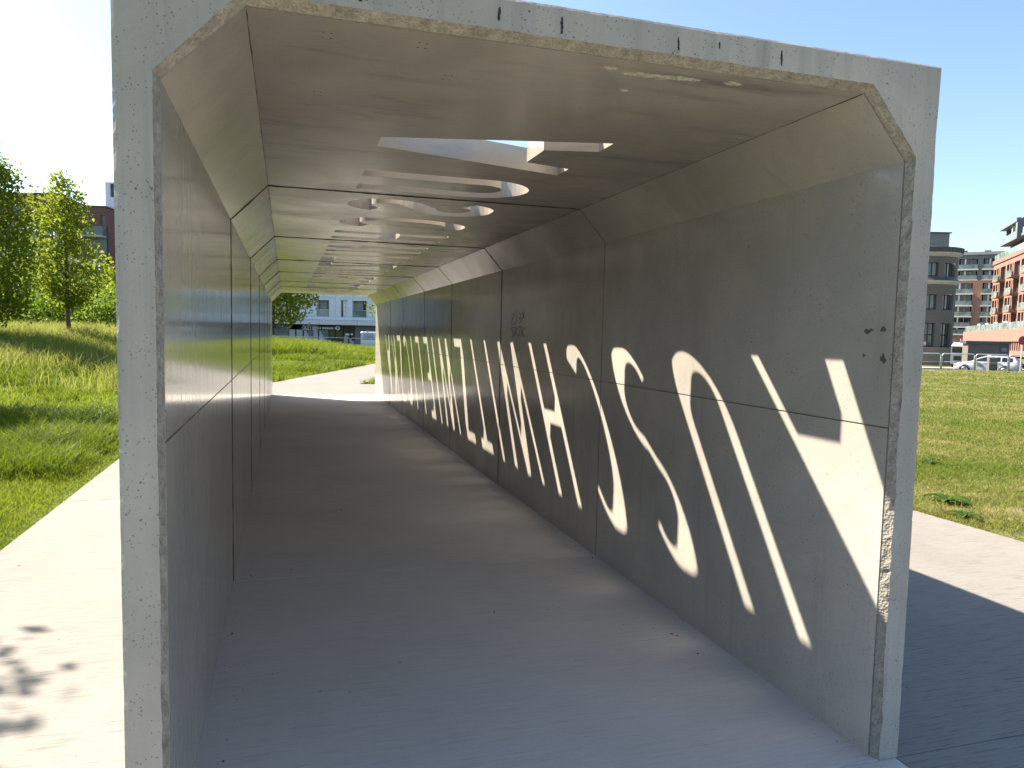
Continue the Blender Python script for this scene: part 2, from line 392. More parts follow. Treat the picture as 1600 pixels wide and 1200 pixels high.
WORD = [('A', 1.395), ('U', 2.335), ('S', 3.19), ('C', 4.06), ('H', 4.995), ('W', 6.045), ('I', 6.90), ('T', 7.56), ('Z', 8.33), ('W', 9.36), ('I', 10.175), ('E', 10.78), ('L', 11.60), ('I', 12.27), ('C', 12.98), ('Z', 13.82), ('K', 14.70), ('A', 15.62)]
X_BASE, CAP = .69, 1.028
HOLES = []
for ch, yc in WORD:
    for poly in gl(ch): HOLES.append(np.array([(X_BASE-CAP*min(max(v, 0), 1), yc+u) for u, v in poly]))
def inside(pt, poly):
    x, y = pt; c = False; n = len(poly); j = n-1
    for i in range(n):
        xi, yi = poly[i]; xj, yj = poly[j]
        if (yi > y) != (yj > y) and x < (xj-xi)*(y-yi)/(yj-yi)+xi: c = not c
        j = i
    return c

# ------------------------------------------------------------------ the tunnel
tun = empty('concrete_tunnel', (0.17, 0, 0), 'long grey precast concrete passage with capital letters cut through its roof', 'tunnel')
YJ = [.034, 2.76, 5.44, 7.94, 10.07, 12.45, 14.28, YE-.034]
GR, GD = .008, .03
def extrude(prof_full, prof_rec, y0, y1, name, mat):
    mb = MB(); st = [(y0, prof_rec), (y0+GR-.0008, prof_rec), (y0+GR, prof_full), (y1-GR, prof_full), (y1-GR+.0008, prof_rec), (y1, prof_rec)]
    mb.loft([[(x, y, z) for x, z in pr] for y, pr in st]); return mb.build(name, mat, tun)
panels = []
ZJ = 1.29; B = .005
for k in range(7):
    y0, y1 = YJ[k], YJ[k+1]
    for s, xa in ((1, A_R), (-1, A_L)):
        xo = xa+s*TW
        for z0, z1 in ((-.05, ZJ), (ZJ, HC)):
            k0 = s*.014 if z0 > 0 else 0; k1 = s*.014 if z1 < 2 else 0
            f = [(xa+k0, z0), (xa+k0, z0+.0022), (xa, z0+.003), (xa, z1-.003), (xa+k1, z1-.0022), (xa+k1, z1), (xo, z1), (xo, z0)]
            r = [(x+s*GD if abs(x-xo) > .05 else x, z) for x, z in f]
            o = extrude(f, r, y0, y1, 'wall_panel', M_WALL); panels.append((k, s, z0, o))
        c = CR if s > 0 else CL
        f = [(xa, HC), (xa-s*c, HT), (xa-s*c, HT+TR), (xo, HT+TR), (xo, HC)]
        e = GD*.7
        r = [(xa+s*e, HC), (xa-s*c, HT+e*1.3), (xa-s*c, HT+TR), (xo, HT+TR), (xo, HC)]
        extrude(f, r, y0, y1, 'haunch_panel', M_HAUNCH)
    # roof slab with the letters
    xl, xr = A_L+CL, A_R-CR; a0, a1 = y0+GR, y1-GR
    vs = [Vector((xl, a0)), Vector((xr, a0)), Vector((xr, a1)), Vector((xl, a1))]; fs = [[0, 1, 2, 3]]
    hs = [p for p in HOLES if p[:, 1].max() > a0-.3 and p[:, 1].min() < a1+.3]
    for p in hs:
        n = len(vs); vs += [Vector((float(x), float(y))) for x, y in p]; fs.append(list(range(n, n+len(p))))
    cv, ce, cf, *_ = delaunay_2d_cdt(vs, [], fs, 0, 1e-6)
    keep = []
    for t in cf:
        c = sum((cv[i] for i in t), Vector((0, 0)))/len(t)
        if not (xl < c.x < xr and a0 < c.y < a1): continue
        if any(inside((c.x, c.y), p) for p in hs): continue
        keep.append(list(t))
    mb = MB(); nv = len(cv); e = GD
    mb.v = [(v.x, v.y, HT) for v in cv] + [(v.x, v.y, HT+TR) for v in cv]
    cnt = {}
    for t in keep:
        mb.f.append(tuple(t)); mb.f.append(tuple(i+nv for i in t[::-1]))
        for i in range(len(t)):
            ed = (t[i], t[(i+1) % len(t)]); cnt[tuple(sorted(ed))] = cnt.get(tuple(sorted(ed)), 0)+1
    for (i, j), q in cnt.items():
        if q == 1:
            ym = (cv[i].y+cv[j].y)/2
            if abs(ym-a0) > 1e-4 and abs(ym-a1) > 1e-4: mb.f.append((i, j, j+nv, i+nv))
    for ya, yb in ((a0, y0), (a1, y1)):
        yc_ = ya+(.0008 if yb > ya else -.0008); mb.quad((xl, ya, HT), (xr, ya, HT), (xr, yc_, HT+e), (xl, yc_, HT+e)); mb.quad((xl, yc_, HT+e), (xr, yc_, HT+e), (xr, yb, HT+e), (xl, yb, HT+e)); mb.quad((xl, yb, HT+e), (xr, yb, HT+e), (xr, yb, HT+TR), (xl, yb, HT+TR))
        mb.quad((xl, yb, HT+TR), (xr, yb, HT+TR), (xr, ya, HT+TR), (xl, ya, HT+TR))
    mb.build('roof_slab', M_ROOF, tun)

# dark compressed joint beads between the precast lengths
M_BEAD = plain('dark_joint_filler', (.055, .05, .044), .85, nscale=20)
M_MORT = plain('grey_joint_mortar', (.22, .21, .19), .9, nscale=20)
for k, y in enumerate(YJ[1:-1]):
    wd = (.0045, .011, .006, .006, .009, .006)[k]
    for prf, mt, pr_ in (([(A_R, -.01), (A_R, HC)], M_MORT if k == 0 else M_BEAD, .003), ([(A_R, HC), (A_R-CR, HT)], M_MORT if k == 0 else M_BEAD, .003), ([(A_R-CR, HT), (A_L+CL, HT)], M_BEAD, .006), ([(A_L+CL, HT), (A_L, HC)], M_BEAD, .006), ([(A_L, HC), (A_L, -.01)], M_BEAD, .0035)):
        (x0, z0), (x1, z1) = prf; L = math.hypot(x1-x0, z1-z0); nx, nz = -(z1-z0)/L, (x1-x0)/L
        if nx*(.17-x0)+nz*(1.2-z0) < 0: nx, nz = -nx, -nz
        rgj = random.Random(k*7+int(x0*10)); N_ = max(4, int(L/.05)); mb = MB(); rows = []
        for i in range(N_+1):
            u = i/N_; x = x0+(x1-x0)*u; z = z0+(z1-z0)*u; p_ = pr_*rgj.uniform(.5, 1.1); w_ = wd*rgj.uniform(.75, 1.2)
            rows.append([(x-nx*.012, y-w_, z-nz*.012), (x+nx*p_, y-w_*.9, z+nz*p_), (x+nx*p_, y+w_*.9, z+nz*p_), (x-nx*.012, y+w_, z-nz*.012)])
        mb.grid(rows); mb.build('joint_seal', mt, tun, fix=False)

# grime lines in the creases between ceiling and haunches
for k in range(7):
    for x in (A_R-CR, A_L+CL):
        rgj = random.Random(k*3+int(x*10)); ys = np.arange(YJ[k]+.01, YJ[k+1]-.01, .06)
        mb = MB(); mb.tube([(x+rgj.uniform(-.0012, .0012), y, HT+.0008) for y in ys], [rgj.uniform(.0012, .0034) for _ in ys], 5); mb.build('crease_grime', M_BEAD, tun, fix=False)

def portal(yf, dirn, seed):
    rg = np.random.default_rng(seed)
    Bc = np.array([(A_R, -.05), (A_R, HC), (A_R-CR, HT), (A_L+CL, HT), (A_L, HC), (A_L, -.05)])
    off = .022
    k = math.tan(math.radians(22.5))*off
    ow = .014
    Fc = np.array([(A_R+ow, -.05), (A_R+ow, HC+k), (A_R-CR+k, HT+off), (A_L+CL-k, HT+off), (A_L-ow, HC+k), (A_L-ow, -.05)])
    xo, xl_ = A_R+TW, A_L-TW; zo = HT+TR
    Oc = [[(xo, -.05), (xo, HC)], [(xo, HC), (xo, zo), (A_R-CR, zo)], [(A_R-CR, zo), (A_L+CL, zo)], [(A_L+CL, zo), (xl_, zo), (xl_, HC)], [(xl_, HC), (xl_, -.05)]]
    rowsB, rowsM, rowsF, rowsP, rowsQ, rowsR = [], [], [], [], [], []
    st = []
    for i in range(5):
        L = np.linalg.norm(Bc[i+1]-Bc[i]); n = max(8, int(L/.011)); n += n % 2
        for j in range(n if i < 4 else n+1):
            u = j/n
            Bp = Bc[i]*(1-u)+Bc[i+1]*u; Fp = Fc[i]*(1-u)+Fc[i+1]*u
            o = Oc[i]; w = u*(len(o)-1); q = min(int(w), len(o)-2); w -= q
            Op = np.array(o[q])*(1-w)+np.array(o[q+1])*w
            st.append((Bp, Fp, Op, i, u))
    N = len(st); t = np.arange(N)
    def jit(sc_, amp):
        x = rg.random(int(N/sc_)+3); return amp*(np.interp(t/sc_, np.arange(len(x)), x)-.5)
    chip = np.clip(jit(9, 2)-.35, 0, 1)*.02 + np.clip(jit(3, 2)-.55, 0, 1)*.012
    rough = np.array([(1.0 if (s[3] == 0 and .06 < s[4] < .62) else .4 if s[3] in (1, 3) else .5 if s[3] == 0 else .3) for s in st])
    j1 = jit(1.5, .007)*rough + jit(6, .006)*rough; j2 = jit(2, .006)*rough + jit(14, .006)*rough
    j3 = jit(2, .004) + jit(10, .004) - chip*.35
    cx = (A_R+A_L)/2
    for m, (Bp, Fp, Op, i, u) in enumerate(st):
        d = Op-Fp; d = d/ max(np.linalg.norm(d), 1e-6)
        def P(p, y): return (p[0], yf+dirn*y, p[1])
        rowsB.append(P(Bp, .034)); md = Bp*.42+Fp*.58 + d*(j1[m]+chip[m]*rough[m])
        rowsM.append(P(md, .014+j2[m])); rowsF.append(P(Fp+d*(j2[m]+chip[m]*.6*rough[m]), 0.0))
        inn = Op - d*(.010 - j3[m]*.7)
        rowsP.append(P(inn, 0.0)); rowsQ.append(P(Op, .009+abs(j3[m])*.8)); rowsR.append(P(Op, .05))
    mb = MB(); mb.grid([rowsF, rowsP, rowsQ, rowsR]); p = mb.build('portal_frame', M_PORTAL, tun)
    ends = [max(m for m, q in enumerate(st) if q[3] == 0)+1, min(m for m, q in enumerate(st) if q[3] == 4)]
    for a, b, mt in ((0, ends[0], M_RIMG), (ends[0], ends[1], M_RIM if dirn > 0 else M_PORTAL), (ends[1], N-1, M_RIMG)):
        mb = MB(); mb.grid([q[a:b+1] for q in (rowsB, rowsM, rowsF)]); mb.build('rim', mt, p)
    return p
pf = portal(0.0, 1, 3); portal(YE, -1, 5)

# black run marks on the front of the roof edge, stains, broken patches, marker scrawl
def drip(p, nrm, up, L, w, mat, name, parent, seed, th=.0015):
    rg = random.Random(seed); n = 9; mb = MB(); p = np.array(p); nrm = np.array(nrm, float); up = np.array(up, float); sd = np.cross(up, nrm); rows = []
    for i in range(n+1):
        u = i/n; c = p+up*(.5-u)*L + sd*rg.uniform(-.12, .12)*w; ww = w*.5*(math.sin(math.pi*(.08+.84*u))**.5)*rg.uniform(.6, 1.2)
        rows.append([c-sd*ww+nrm*.0003, c-sd*ww*.7+nrm*th, c+sd*ww*.7+nrm*th, c+sd*ww+nrm*.0003])
    mb.grid(rows); return mb.build(name, mat, parent, fix=False)
for i, (x, z, L, w) in enumerate(((-.555, 2.562, .04, .014), (-.535, 2.556, .018, .010), (-.146, 2.566, .040, .010), (.054, 2.560, .050, .010), (.455, 2.558, .042, .008), (.605, 2.572, .02, .007), (.845, 2.562, .05, .008))):
    drip((x, 0, z), (0, -1, 0), (.1*math.sin(i), 0, 1), L, w, M_STRAND, 'run_mark', pf, i)
def blotch(c, nrm, rx, ry, mat, name, parent, seed, th=.0015):
    rg = np.random.default_rng(seed); nrm = np.array(nrm, float); a = np.array((0, 1, 0)) if abs(nrm[1]) < .5 else np.array((1, 0, 0)); b = np.cross(nrm, a); n = 22
    r = 1+.45*(rg.random(n)-.5)+.25*np.sin(np.arange(n)*.9+rg.random()*6); c = np.array(c, float); mb = MB()
    o = [c+a*rx*r[i]*math.cos(i/n*6.2832)+b*ry*r[i]*math.sin(i/n*6.2832)+nrm*.0003 for i in range(n)]
    m = [c+a*.6*rx*r[i]*math.cos(i/n*6.2832)+b*.6*ry*r[i]*math.sin(i/n*6.2832)+nrm*th*rg.uniform(.4, 1.5) for i in range(n)]
    mb.grid([o, m], True); mb.poly(m); return mb.build(name, mat, parent, fix=False)
wp0 = [o for k, s, z0, o in panels if k == 0 and s == 1 and z0 > 0][0]
for i, (y, z, rx, rz) in enumerate(((.172, 1.655, .020, .009), (.155, 1.660, .012, .006), (.092, 1.663, .014, .010), (.185, 1.560, .008, .007), (.088, 1.553, .011, .016), (.078, 1.545, .008, .011))):
    blotch((A_R, y, z), (-1, 0, 0), rx, rz, M_BROWN, 'glue_stain', wp0, 40+i, .001)
rs0 = [o for o in tun.children if o.name.startswith('roof_slab')][0]
for i, (x, y, rx, ry) in enumerate(((.27, .12, .010, .028), (.355, .15, .012, .02), (.40, .145, .02, .05), (.47, .14, .02, .045), (.53, .13, .016, .05), (.585, .125, .014, .03), (.73, .11, .014, .035), (.41, .31, .006, .018))):
    blotch((x, y, HT), (0, 0, -1), rx, ry, M_SPALL, 'broken_patch', rs0, 60+i, .004)
def scrawl():
    pw = [o for k, s, z0, o in panels if k == 1 and s == 1 and z0 > 0][0]
    # strokes in a 0..1 box; u runs left to right as seen from inside
    S = [[(.02, .93), (.2, .97), (.28, .9), (.1, .66), (.05, .52), (.2, .5), (.36, .62)], [(.30, .98), (.42, 1.02)], [(.1, .8), (.22, .78)], [(.40, .92), (.46, .7), (.42, .55)],
         [(.62, 1.0), (.72, .8), (.66, .52)], [(.82, .98), (.95, .72)], [(.95, .98), (.78, .62)], [(.58, .78), (.76, .76)],
         [(.22, .42), (.06, .36), (.04, .28), (.2, .2), (.22, .1), (.12, -.02), (.02, .02)], [(.28, .42), (.33, .06), (.42, .42)], [(.62, .40), (.46, .34), (.44, .08), (.56, .02), (.60, .1)], [(.58, .42), (.76, .44)], [(.68, .43), (.67, .03)], [(.62, .04), (.74, .05)],
         [(.80, .42), (.80, .03)], [(.97, .38), (.82, .2), (.98, .02)]]
    g = MB(); y0, y1, z0, z1 = 5.09, 4.60, 1.585, 1.83
    for s in S:
        g.tube([(A_R-.0005, y0+(y1-y0)*u, z0+(z1-z0)*v) for u, v in s], .0026, 5)
    g.build('scrawl', M_PENCIL, pw, fix=False)
scrawl()
# ------------------------------------------------------------------ buildings
FWD = np.array([sy_, cy_, 0.0]); RGT = np.array([cy_, -sy_, 0.0])
class Frame:
    def __init__(s, P, sd):
        s.P = np.array([P[0], P[1], 0.0]); s.s = np.array([sd[0], sd[1], 0.0]); s.s /= np.linalg.norm(s.s)
        s.n = np.array([s.s[1], -s.s[0], 0.0])
        if np.dot(s.n, CAM-s.P) < 0: s.n = -s.n
    def w(s, a, z, n=0.): return s.P + s.s*a + s.n*n + np.array([0, 0, z])
    def px(s, px, py):
        d = ray(px, py); k = np.dot(s.P-CAM, s.n)/np.dot(d, s.n); q = CAM+d*k
        return float(np.dot(q-s.P, s.s)), float(q[2])
    def box(s, mb, s0, s1, z0, z1, n0, n1): mb.box(s.w((s0+s1)/2, (z0+z1)/2, (n0+n1)/2), ((s1-s0)/2, abs(n1-n0)/2, (z1-z0)/2), (s.s, s.n, (0, 0, 1)))
    def rect(s, mb, s0, s1, z0, z1, n): mb.quad(s.w(s0, z0, n), s.w(s1, z0, n), s.w(s1, z1, n), s.w(s0, z1, n))
def facade(fr, s0, s1, z0, z1, ops, dep, mb, n=0.):
    S = sorted(set([s0, s1]+[v for o in ops for v in o[:2] if s0 < v < s1])); Z = sorted(set([z0, z1]+[v for o in ops for v in o[2:4] if z0 < v < z1]))
    for i in range(len(S)-1):
        for j in range(len(Z)-1):
            cs, cz = (S[i]+S[i+1])/2, (Z[j]+Z[j+1])/2
            if not any(o[0] < cs < o[1] and o[2] < cz < o[3] for o in ops): fr.rect(mb, S[i], S[i+1], Z[j], Z[j+1], n)
    for o in ops:
        a, b, c, d = o[:4]; w = fr.w
        mb.quad(w(a, c, n), w(a, d, n), w(a, d, n-dep), w(a, c, n-dep)); mb.quad(w(b, c, n), w(b, d, n), w(b, d, n-dep), w(b, c, n-dep))
        mb.quad(w(a, c, n), w(b, c, n), w(b, c, n-dep), w(a, c, n-dep)); mb.quad(w(a, d, n), w(b, d, n), w(b, d, n-dep), w(a, d, n-dep))
def shell(fr, mb, s0, s1, z0, z1, back, n=0.):
    w = fr.w
    for a in (s0, s1): mb.quad(w(a, z0, n), w(a, z1, n), w(a, z1, n-back), w(a, z0, n-back))
    mb.quad(w(s0, z1, n), w(s1, z1, n), w(s1, z1, n-back), w(s0, z1, n-back)); mb.quad(w(s0, z0, n-back), w(s1, z0, n-back), w(s1, z1, n-back), w(s0, z1, n-back))
def window(fr, a, b, c, d, n, parent, cols=2, rows=1, fm=None, gm=None, bar=.07, sub=True):
    mb = MB(); fm = fm or M_DGREY; gm = gm or M_GLASS
    for s_ in np.linspace(a, b, cols+1): fr.box(mb, max(a, s_-bar/2), min(b, s_+bar/2)+.001, c, d, n-.05, n+.02)
    for z in np.linspace(c, d, rows+1): fr.box(mb, a+bar/2, b-bar/2, max(c, z-bar/2), min(d, z+bar/2)+.001, n-.045, n+.015)
    o = mb.build('window', fm, parent, fix=False)
    g = MB(); fr.rect(g, a, b, c, d, n-.02); g.build('pane', gm, o, fix=False); return o

# --- white apartment block over the shop (seen through the passage)
fw = Frame(CAM+FWD*95, RGT)
wl, wr = fw.px(166, 400)[0], fw.px(760, 500)[0]; wtop = fw.px(168, 284)[1]
zled0 = fw.px(500, 507)[1]; zled1 = fw.px(500, 500)[1]; zf1 = fw.px(500, 500)[1]
white = empty('apartment_block', tuple(fw.w(0, -1.0)), 'white panel clad apartment block with balconies above a dark shop front', 'building')
G0 = -1.3
bal1 = (*fw.px(494.5, 484)[:1], fw.px(514, 484)[0]); bal2 = (fw.px(550.5, 484)[0], fw.px(572.4, 484)[0])
zb0, zb1 = fw.px(505, 498)[1], fw.px(505, 469)[1]
ns0, ns1 = fw.px(532.5, 484)[0], fw.px(543, 484)[0]; znb, znt = fw.px(538, 496.5)[1], fw.px(538, 469)[1]
lw0, lw1 = fw.px(172.3, 340)[0], fw.px(178.5, 340)[0]; lz0, lz1 = fw.px(175, 348)[1], fw.px(175, 327)[1]
wops = [(bal1[0], bal1[1], zb0, zb1), (bal2[0], bal2[1], zb0, zb1), (ns0, ns1, znb, znt)]
FH = 3.15
for k in (1, 2, 3, 4): wops += [(bal1[0], bal1[1], zb0+FH*k, zb1+FH*k), (bal2[0], bal2[1], zb0+FH*k, zb1+FH*k)]
for k in range(-3, 2): wops.append((lw0, lw1, lz0+FH*k, lz1+FH*k))
mb = MB(); shell(fw, mb, wl, wr, zled1, wtop, 14, -.2); facade(fw, wl, wr, zled1, wtop, wops, 1.4, mb, -.2)
mb.build('wall', M_SOFFIT, white, fix=False)
# cladding panels, each one lifted off the wall
def clad(s0, s1, z0, z1, ops):
    S = [s0]
    rg = random.Random(4)
    while S[-1] < s1-2.2: S.append(S[-1]+rg.choice((1.15, 1.45, 1.75)))
    S.append(s1); S = sorted(S+[v for o in ops for v in o[:2]])
    S2 = [S[0]]
    for v in S[1:]:
        if v-S2[-1] > .3 or any(abs(v-q) < 1e-6 for o in ops for q in o[:2]): S2.append(v)
    for a, b in zip(S2[:-1], S2[1:]):
        if b-a < .08: continue
        zz = [z0, z1]
        for o in ops:
            if o[0]-1e-4 <= a and b <= o[1]+1e-4: zz += [o[2], o[3]]
        zz = sorted(set(zz))
        for c, d in zip(zz[:-1], zz[1:]):
            if any(o[0] < (a+b)/2 < o[1] and o[2] < (c+d)/2 < o[3] for o in ops) or d-c < .06: continue
            m = MB(); fw.box(m, a+.012, b-.012, c+.012, d-.012, -.197, -.02); m.build('cladding_panel', M_WHITE, white, fix=False)
cs0, cs1 = fw.px(420, 480)[0], wr-.02
clad(cs0, cs1, zled1+.45, zb1+.35, wops[:3]); clad(cs0, cs1, zled1+.05, zled1+.45, []); clad(cs0, cs1, zb1+.35, zb1+.95, [])
for k in range(6):
    clad(wl+.02, wl+2.6, wtop-3.1*(k+1), wtop-3.1*k-.02, [o for o in wops if o[0] == lw0 and o[2] > wtop-3.1*(k+1) and o[3] < wtop-3.1*k])
m = MB(); S = list(np.arange(cs0-20, cs1, 2.4))
for a, b in zip(S[:-1], S[1:]):
    m = MB(); fw.box(m, a+.015, b-.015, zled0, zled1-.01, -.2, .25); m.build('fascia_panel', M_SOFFIT, white, fix=False)
for (a, b, c, d) in wops:
    if (a, b) in (bal1, bal2):
        window(fw, a, a+(b-a)*.62, c, d, -1.45, white, 1, 1, M_GREYC, M_FROST); window(fw, a+(b-a)*.62, b, c, d, -1.42, white, 1, 1, M_BLK, M_GLASSD)
        m = MB(); fw.box(m, a+.03, b-.03, c, c+1.15, -.35, -.31); br_ = m.build('balcony_glass', M_GLASSG, white, fix=False)
        m = MB(); fw.box(m, a+.02, b-.02, c+1.15, c+1.2, -.36, -.3); m.build('handrail', M_STEEL, br_, fix=False)
        m = MB(); fw.box(m, a+.7, a+.75, c, c+.8, -1.2, -1.15); fw.box(m, a+1.1, a+1.15, c, c+.5, -1.2, -1.15); fw.box(m, a+.7, a+1.15, c+.42, c+.47, -1.2, -.8); m.build('balcony_furniture', M_BLK, white, fix=False)
    else:
        window(fw, a, b, c, d, -.35, white, 2, 1, M_GREYC, M_GLASS)
m = MB(); fw.box(m, ns0+.26, ns1-.03, znb+.03, znt-.03, -.32, -.27); ban = m.build('window_banner', M_SIGNW, white, fix=False)
m = MB()
for i in range(11): fw.box(m, ns0+.45+.05*(i % 3), ns1-.25-.05*(i % 2), znb+.15+i*.185, znb+.25+i*.185, -.265, -.262)
m.build('banner_print', M_GREYC, ban, fix=False)
# shop front, set back below the fascia
sx = lambda p: fw.px(p, 520)[0]
m = MB(); shell(fw, m, wl, wr, G0, zled0, 13, -1.0); fw.rect(m, wl, sx(447), G0, zled0, -1.0); fw.rect(m, sx(552), wr, G0, zled0, -1.0); fw.rect(m, sx(447), sx(552), G0, zled0, -4.0)
fw.rect(m, wl, wr, zled0-.01, zled0, -1.0); m.quad(fw.w(wl, zled0, .2), fw.w(wr, zled0, .2), fw.w(wr, zled0, -4), fw.w(wl, zled0, -4)); m.build('ground_floor_wall', M_GREYC, white, fix=False)
bays = [447, 458.5, 470.3, 482.3, 494.3, 507.5]
for p, q in zip(bays[:-1], bays[1:]): window(fw, sx(p)+.03, sx(q)-.03, G0, zled0-.65, -1.0, white, 1, 1, M_BLK, M_FROST, .1)
for p, q in ((509, 521), (521, 534), (534, 544), (544, 552)): window(fw, sx(p)+.02, sx(q)-.02, G0, zled0-.02, -1.0, white, 1, 2, M_BLK, M_GLASSD, .1)
m = MB(); fw.box(m, sx(511), sx(515), G0, .35, -.9, -.8); fw.box(m, sx(535), sx(541.5), G0, .9, -.9, -.8); fw.box(m, sx(547), sx(551.5), G0, .3, -.9, -.8); m.build('shop_poster', M_TRIM, white, fix=False)
m = MB(); fw.box(m, sx(537), sx(543.5), 1.0, 1.22, -.9, -.75); fw.box(m, sx(546), sx(549), 1.05, 1.25, -.9, -.75); m.build('entrance_lamp', M_SIGNW, white, fix=False)
def curve_graphic(p0, sgn):
    m = MB(); z1 = zled0-.66; a = sx(p0); L = 1.25
    for i in range(12):
        u0, u1 = i/12, (i+1)/12
        m.quad(fw.w(a+sgn*L*u0, z1, -.96), fw.w(a+sgn*L*u1, z1, -.96), fw.w(a+sgn*L*u1, z1-2.2*u1**1.7-.02, -.96), fw.w(a+sgn*L*u0, z1-2.2*u0**1.7-.02, -.96))
    m.build('window_graphic', M_GREYC, white, fix=False)
curve_graphic(471, 1); curve_graphic(494, 1)
m = MB(); fw.box(m, sx(468), sx(528), zled0-.65, zled0-.02, -.98, -.85); sb = m.build('sign_board', M_BLK, white, fix=False)
def text_mesh(txt, fr, s0, s1, zc, hgt, n, name, mat, parent):
    cu = bpy.data.curves.new('t', 'FONT'); cu.body = txt; cu.align_x = 'LEFT'; cu.extrude = 0; cu.offset = .03
    ob = bpy.data.objects.new('t', cu); COL.objects.link(ob); dg = bpy.context.evaluated_depsgraph_get(); dg.update()
    me = bpy.data.meshes.new_from_object(ob.evaluated_get(dg)); V = np.array([v.co[:] for v in me.vertices]); Fs = [tuple(p.vertices) for p in me.polygons]
    bpy.data.objects.remove(ob); lo, hi = V.min(0), V.max(0); base = 0.0; caph = .72
    mb = MB(); sgn = 1 if np.dot(fr.s, RGT) > 0 else -1
    for v in V:
        a = s0+(v[0]-lo[0])/(hi[0]-lo[0])*(s1-s0); mb.v.append(tuple(fr.w(a, zc-hgt/2+v[1]/caph*hgt, n)))
    mb.f = Fs; return mb.build(name, mat, parent, fix=False)
zs = fw.px(480, 511.6)[1]
text_mesh('DUŻY BEN', fw, sx(470), sx(494.5), zs, .56, -.84, 'lettering', M_SIGNW, sb)
m = MB(); rg = random.Random(2); a = sx(496.5); e_ = sx(521)
while a < e_:
    wd = rg.uniform(.1, .17)
    if rg.random() > .12: fw.box(m, a, a+wd, zs-.05-.1, zs-.05+.12, -.85, -.84)
    a += wd+.035
prop(m.build('small_lettering', M_SIGNW, sb, fix=False), kind='stuff')
m = MB(); c0 = sx(525.4); zc0 = fw.px(525, 512.5)[1]
m.poly([fw.w(c0+.27*math.cos(t), zc0+.27*math.sin(t), -.80) for t in np.linspace(0, 6.2832, 24, endpoint=False)]); rb = m.build('round_sign', M_SIGNW, sb, fix=False)
m = MB(); m.poly([fw.w(c0+.1*math.cos(t), zc0+.13*math.sin(t), -.79) for t in np.linspace(0, 6.2832, 12, endpoint=False)]); m.build('round_sign_mark', M_GREYC, rb, fix=False)

# --- dark red brick block behind the left trees
fb = Frame(at(100, 400, 84)[:2], RGT+.12*FWD)
bl, br2 = fb.px(-60, 350)[0], fb.px(166, 350)[0]; zt1 = fb.px(60, 304)[1]; zt2 = fb.px(150, 323)[1]; bm_ = fb.px(88, 310)[0]
brick = empty('brick_block', tuple(fb.w(0, 0)), 'dark red brick block half hidden behind the two young trees', 'building')
ops = []
for p, q, y0, y1 in ((56.5, 68.5, 335.5, 318.5), (157.5, 164, 352, 336), (20, 32, 335, 317), (120, 131, 356, 338)): ops.append((fb.px(p, y0)[0], fb.px(q, y0)[0], fb.px(p, y0)[1], fb.px(p, y1)[1]))
lo_ = [(a, b, c-3.4, d-3.4) for a, b, c, d in ops]; ops += lo_
zgb = fb.px(60, 350)[1]
m = MB(); shell(fb, m, bl, bm_, 0, zt1, 12); facade(fb, bl, bm_, zgb, zt1, [o for o in ops if o[1] < bm_ and o[2] > zgb], .35, m); m.build('wall', M_BRICKD, brick, fix=False)
m = MB(); shell(fb, m, bm_, br2, 0, zt2, 12); facade(fb, bm_, br2, zgb, zt2, [o for o in ops if o[0] > bm_ and o[2] > zgb], .35, m); m.build('wall', M_BRICKD, brick, fix=False)
m = MB(); fb.box(m, bl, br2, 0, zgb-.01, -.5, -.02); m.build('lower_wall', M_GREYC, brick)
for o in ops:
    if o[2] > zgb: window(fb, *o, -.3, brick, 2, 1, M_TRIM, M_GLASSG)
m = MB(); fb.box(m, fb.px(50, 1)[0], br2, zgb-1.3, zgb-1.1, 0, 1.2); fb.box(m, fb.px(50, 1)[0], br2, zgb-4.4, zgb-4.2, 0, 1.2); m.build('balcony_slab', M_TRIM, brick)
m = MB(); fb.box(m, fb.px(52, 1)[0], br2, zgb-1.1, zgb-.1, .9, 1.0); fb.box(m, fb.px(52, 1)[0], br2, zgb-4.2, zgb-3.3, .9, 1.0); m.build('balcony_front', M_GREYC, brick)
m = MB(); fb.box(m, bl-.1, bm_+.1, zt1, zt1+.12, -12, .12); fb.box(m, bm_+.1, br2+.1, zt2, zt2+.12, -12, .12); m.build('parapet', M_DGREY, brick)
m = MB(); a, z = fb.px(47, 301); fb.box(m, a, a+1.5, z-.2, z+.18, -2, -.8); fb.box(m, a+.9, a+2.5, z-.4, z-.12, -2, -.8); a2 = fb.px(69, 303)[0]; fb.box(m, a2, a2+1.3, zt1+.1, zt1+.4, -2, -.9); m.build('roof_vent', M_DGREY, brick)

